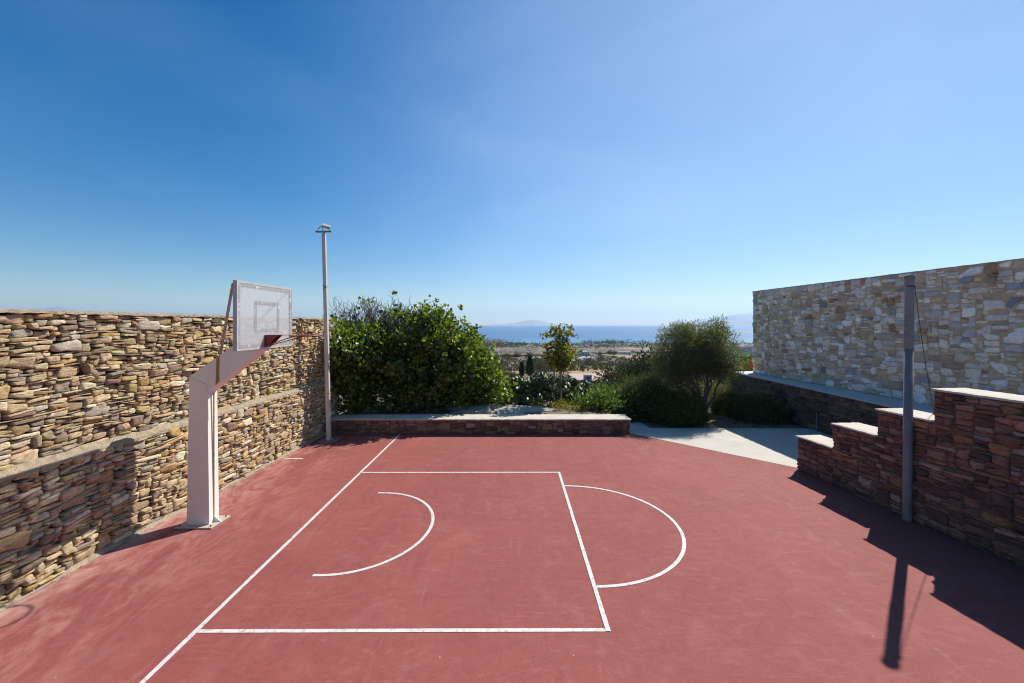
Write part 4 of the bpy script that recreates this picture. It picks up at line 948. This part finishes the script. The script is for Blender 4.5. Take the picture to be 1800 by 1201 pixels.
# greenhouses: arched film tunnels
gh = empty('greenhouse', (X_(985, 430), 445, float(tz(X_(985, 430), 445))), 'row of long white plastic greenhouse tunnels in the middle of the valley', 'greenhouse')
for k in range(11):
    pxl = 936+k*10.4; Y = 430+random.uniform(-6, 10)-(0 if k < 6 else 0); x0 = X_(pxl, Y); wd = 10.2/F*Y; L2 = 34; zb = float(tz(x0, Y))
    hgt = 4.2*random.uniform(.85, 1.1); V = []; f = []
    prof = [(0, 0)]+[(wd/2-wd/2*math.cos(a_), 1.6+(hgt-1.6)*math.sin(a_)) for a_ in np.linspace(0, math.pi, 9)]+[(wd, 0)]
    for yy_, zz_ in ((Y, zb-.5), (Y+L2*.5, zb-.9), (Y+L2, zb-1.3)):
        for p in prof: V.append((x0+p[0], yy_, zz_+p[1]+.5))
    n = len(prof); f = [(j*n+i, j*n+i+1, (j+1)*n+i+1, (j+1)*n+i) for j in range(2) for i in range(n-1)]+[tuple(range(n))[::-1], tuple(2*n+i for i in range(n))]
    MB().add(V, f).build('tunnel', M['tunnel'], gh)
# house with flat pink roof
Yh = 140; zt = 3.28-100*Yh/F
def flat_house(name, x0, x1, y0, y1, z0, z1, wall, roof, label, par=.25, wins=3):
    o = empty(name, ((x0+x1)/2, y0, z0), label, 'house')
    MB().box(x0, x1, y0, y1, z0-1.5, z1-.02).build('walls', wall, o)
    MB().box(x0-.15, x1+.15, y0-.15, y1+.15, z1-.02, z1+.06).build('roof', roof, o)
    p = MB(); p.box(x0-.16, x1+.16, y0-.16, y0+.1, z1+.06, z1+par); p.box(x0-.16, x0+.1, y0+.1, y1+.16, z1+.06, z1+par); p.box(x1-.1, x1+.16, y0+.1, y1+.16, z1+.06, z1+par)
    p.build('parapet', wall, o)
    for k in range(wins):
        xx = x0+(x1-x0)*(k+.5)/wins; MB().box(xx-.5, xx+.5, y0-.06, y0+.02, z0+(z1-z0)*.35, z0+(z1-z0)*.75).build('window', M['dark_glass'], o)
    return o
flat_house('terrace_house', X_(1012, Yh), X_(1086, Yh), Yh, Yh+21, zt-2.6, zt, M['stonefar'], M['pinkroof'], 'low stone house with a broad flat pinkish roof below the grove', .18)
flat_house('roof_cabin', X_(1028, Yh)+.1, X_(1041, Yh), Yh+.6, Yh+3.4, zt+.08, zt+1.75, M['grey_house'], M['grey_house'], 'small grey box shaped cabin standing on the pinkish flat roof', .1, 1)
Y2 = 110; z2 = 3.28-105*Y2/F
flat_house('outbuilding', X_(1062, Y2), X_(1098, Y2), Y2, Y2+7, z2-2.2, z2, M['stonefar'], M['whiteledge'], 'small outbuilding with a pale flat roof just below the pinkish roofed house', .12, 2)
flat_house('white_barn', X_(1016, 610), X_(1036, 610), 610, 640, float(tz(X_(1026, 610), 610))-.5, float(tz(X_(1026, 610), 610))+6, M['white_wall'], M['grey_house'], 'long pale building beside the young tree crown, above the right end of the greenhouses', .4, 5)
flat_house('farm_house', X_(1088, 640), X_(1110, 640), 640, 652, float(tz(X_(1100, 640), 640)), float(tz(X_(1100, 640), 640))+4.5, M['white_wall'], M['white_wall'], 'small white farmhouse alone on the pale fields above the grove', .4, 3)
flat_house('farm_house', X_(866, 690), X_(876, 690), 690, 700, float(tz(X_(870, 690), 690)), float(tz(X_(870, 690), 690))+4, M['white_wall'], M['white_wall'], 'tiny white farmhouse on the brown fields beside the right edge of the fig tree', .4, 3)
flat_house('stone_house', X_(960, 150), X_(997, 150), 150, 160, float(tz(X_(975, 150), 150))-.2, float(tz(X_(975, 150), 150))+2.3, M['grey_house'], M['grey_house'], 'low dark grey house behind the trunk of the young tree', .3, 3)
Yw = 70
flat_house('neighbour_house', X_(1300, Yw), X_(1345, Yw), Yw, Yw+9, -6, 3.28-42*Yw/F, M['white_wall'], M['white_wall'], 'white house glimpsed beside the far end of the pale stone wall', .3, 4)
# white houses towards the coast
hm = MB(); hm.box(-1, .35, -1, 1, 0, .9); hm.box(.355, 1, -.7, .9, 0, .55); hm.box(-.95, -.2, -.5, .8, .905, 1.35); hme = hm.mesh('coast_house')
wm = MB()
for xx in (-.7, -.2, .1): wm.box(xx-.09, xx+.09, -1.02, -.99, .35, .65)
wm.box(.6, .8, -.72, -.69, .2, .42); wme = wm.mesh('window'); wme.materials.append(M['dark_glass']); hme.materials.append(M['white_wall'])
for k in range(85):
    px_ = random.choice((random.uniform(850, 915), random.uniform(915, 1000), random.uniform(1010, 1150), random.uniform(1030, 1100), random.uniform(850, 935)))
    Y = random.uniform(1150, 1950) if px_ > 905 else random.uniform(1250, 2330)
    x = X_(px_, Y)
    o = bpy.data.objects.new('coast_house', hme); C.objects.link(o); s = random.uniform(3.6, 7.5); o.location = (x, Y, float(tz(x, Y))-.3); o.scale = (s*random.uniform(.9, 1.7), s, s*.62); o.rotation_euler.z = random.uniform(-.4, .4)
    tag(o, 'tiny white house among the trees along the coast', 'house', 'white houses near the coast')
    c_ = bpy.data.objects.new('window', wme); C.objects.link(c_); c_.parent = o
# tree belts near the coast: one uncountable mass
def belt(name, n, f, leaf, cols, per=8, spread=4.5):
    Cn = []; sc_ = []
    while len(Cn) < n:
        px_, Y, s = f(); x = X_(px_, Y)
        if float(tz(x, Y)) < -86.6: continue
        Cn.append((x, Y, float(tz(x, Y)))); sc_.append(s)
    Cn = np.array(Cn); sc_ = np.array(sc_)[:, None, None]
    off = rng.normal(0, 1, (n, per, 3))*np.array([.5, .5, .33])+np.array([0, 0, .5])
    P = (Cn[:, None]+off*sc_).reshape(-1, 3)
    return tag(link(name, leaves_mesh(name, P, rng.normal(0, 1, P.shape), leaf, LEAF_OVAL, cols, .3), far_leaf), kind='stuff')
BC = [(.04, .055, .032, 3), (.06, .075, .04, 3), (.09, .085, .055, 1.5)]
belt('coastal_trees', 1500, lambda: (random.uniform(840, 1345), random.uniform(1450, 1990) if random.random() < .5 else random.uniform(1200, 1500), random.uniform(4, 9)), 4.0, BC)
belt('coastal_trees', 700, lambda: (random.uniform(840, 925), random.uniform(1200, 2420), random.uniform(4, 9)), 4.0, BC)
belt('coastal_trees', 260, lambda: (random.choice((1028, 1050, 1062, 1072, 1085, 1100, 1130, 985))+random.gauss(0, 7), random.uniform(1880, 1990), random.uniform(9, 17)), 5.5, BC)
belt('scrub', 2000, lambda: (random.uniform(845, 1160), math.exp(random.uniform(math.log(200), math.log(1200))), random.uniform(1.2, 3.2)), 1.6, [(.09, .08, .05, 3), (.05, .06, .03, 3), (.13, .10, .065, 1)])
belt('scrub', 420, lambda: (random.uniform(845, 1160), math.exp(random.uniform(math.log(24), math.log(120))), random.uniform(.5, 1.2)), .17, [(.13, .105, .06, 3), (.08, .075, .04, 3), (.17, .13, .08, 1)], per=60)

# fallen leaves and grit by the fig and the wall
n = 130; X = rng.uniform(-5.5, -4.0, n); Y = rng.uniform(12.0, 12.72, n); P = np.stack([X, Y, np.full(n, .012)], -1)
D = rng.normal(0, 1, (n, 3)); D[:, 2] *= .1
tag(link('fallen_leaves', leaves_mesh('fallen_leaves', P, D, .05, LEAF_OVAL, [(.22, .14, .06, 2), (.14, .09, .04, 2)], .3, Up=np.tile([0, 0, 1.], (n, 1))), M['fig_leaf']), kind='stuff')

n = 170; X = np.concatenate([rng.uniform(3.7, 8.9, 110), rng.uniform(5.3, 7.9, 60)]); Y = np.concatenate([13.42-np.abs(rng.normal(0, .14, 110)), 13.4-np.abs(rng.normal(0, .6, 60))]); P = np.stack([X, Y, np.full(n, .012)], -1)
D = rng.normal(0, 1, (n, 3)); D[:, 2] *= .1
tag(link('leaf_litter', leaves_mesh('leaf_litter', P, D, .045, LEAF_OVAL, [(.16, .12, .06, 2), (.10, .08, .04, 2)], .3, Up=np.tile([0, 0, 1.], (n, 1))), M['fig_leaf']), kind='stuff')
# ------------------------------------------------------------------ haze
hz, t, b = newmat('air'); t.nodes.remove(b)
pv = N(t, 'ShaderNodeVolumePrincipled'); pv.inputs['Color'].default_value = (.52, .68, .86, 1); pv.inputs['Density'].default_value = 4e-5; pv.inputs['Anisotropy'].default_value = .3
t.links.new(pv.outputs[0], t.nodes['Material Output'].inputs['Volume'])
hb = MB().box(-29500, 29500, -29500, 29500, -101.5, 760).build('haze', hz); tag(hb, kind='stuff')
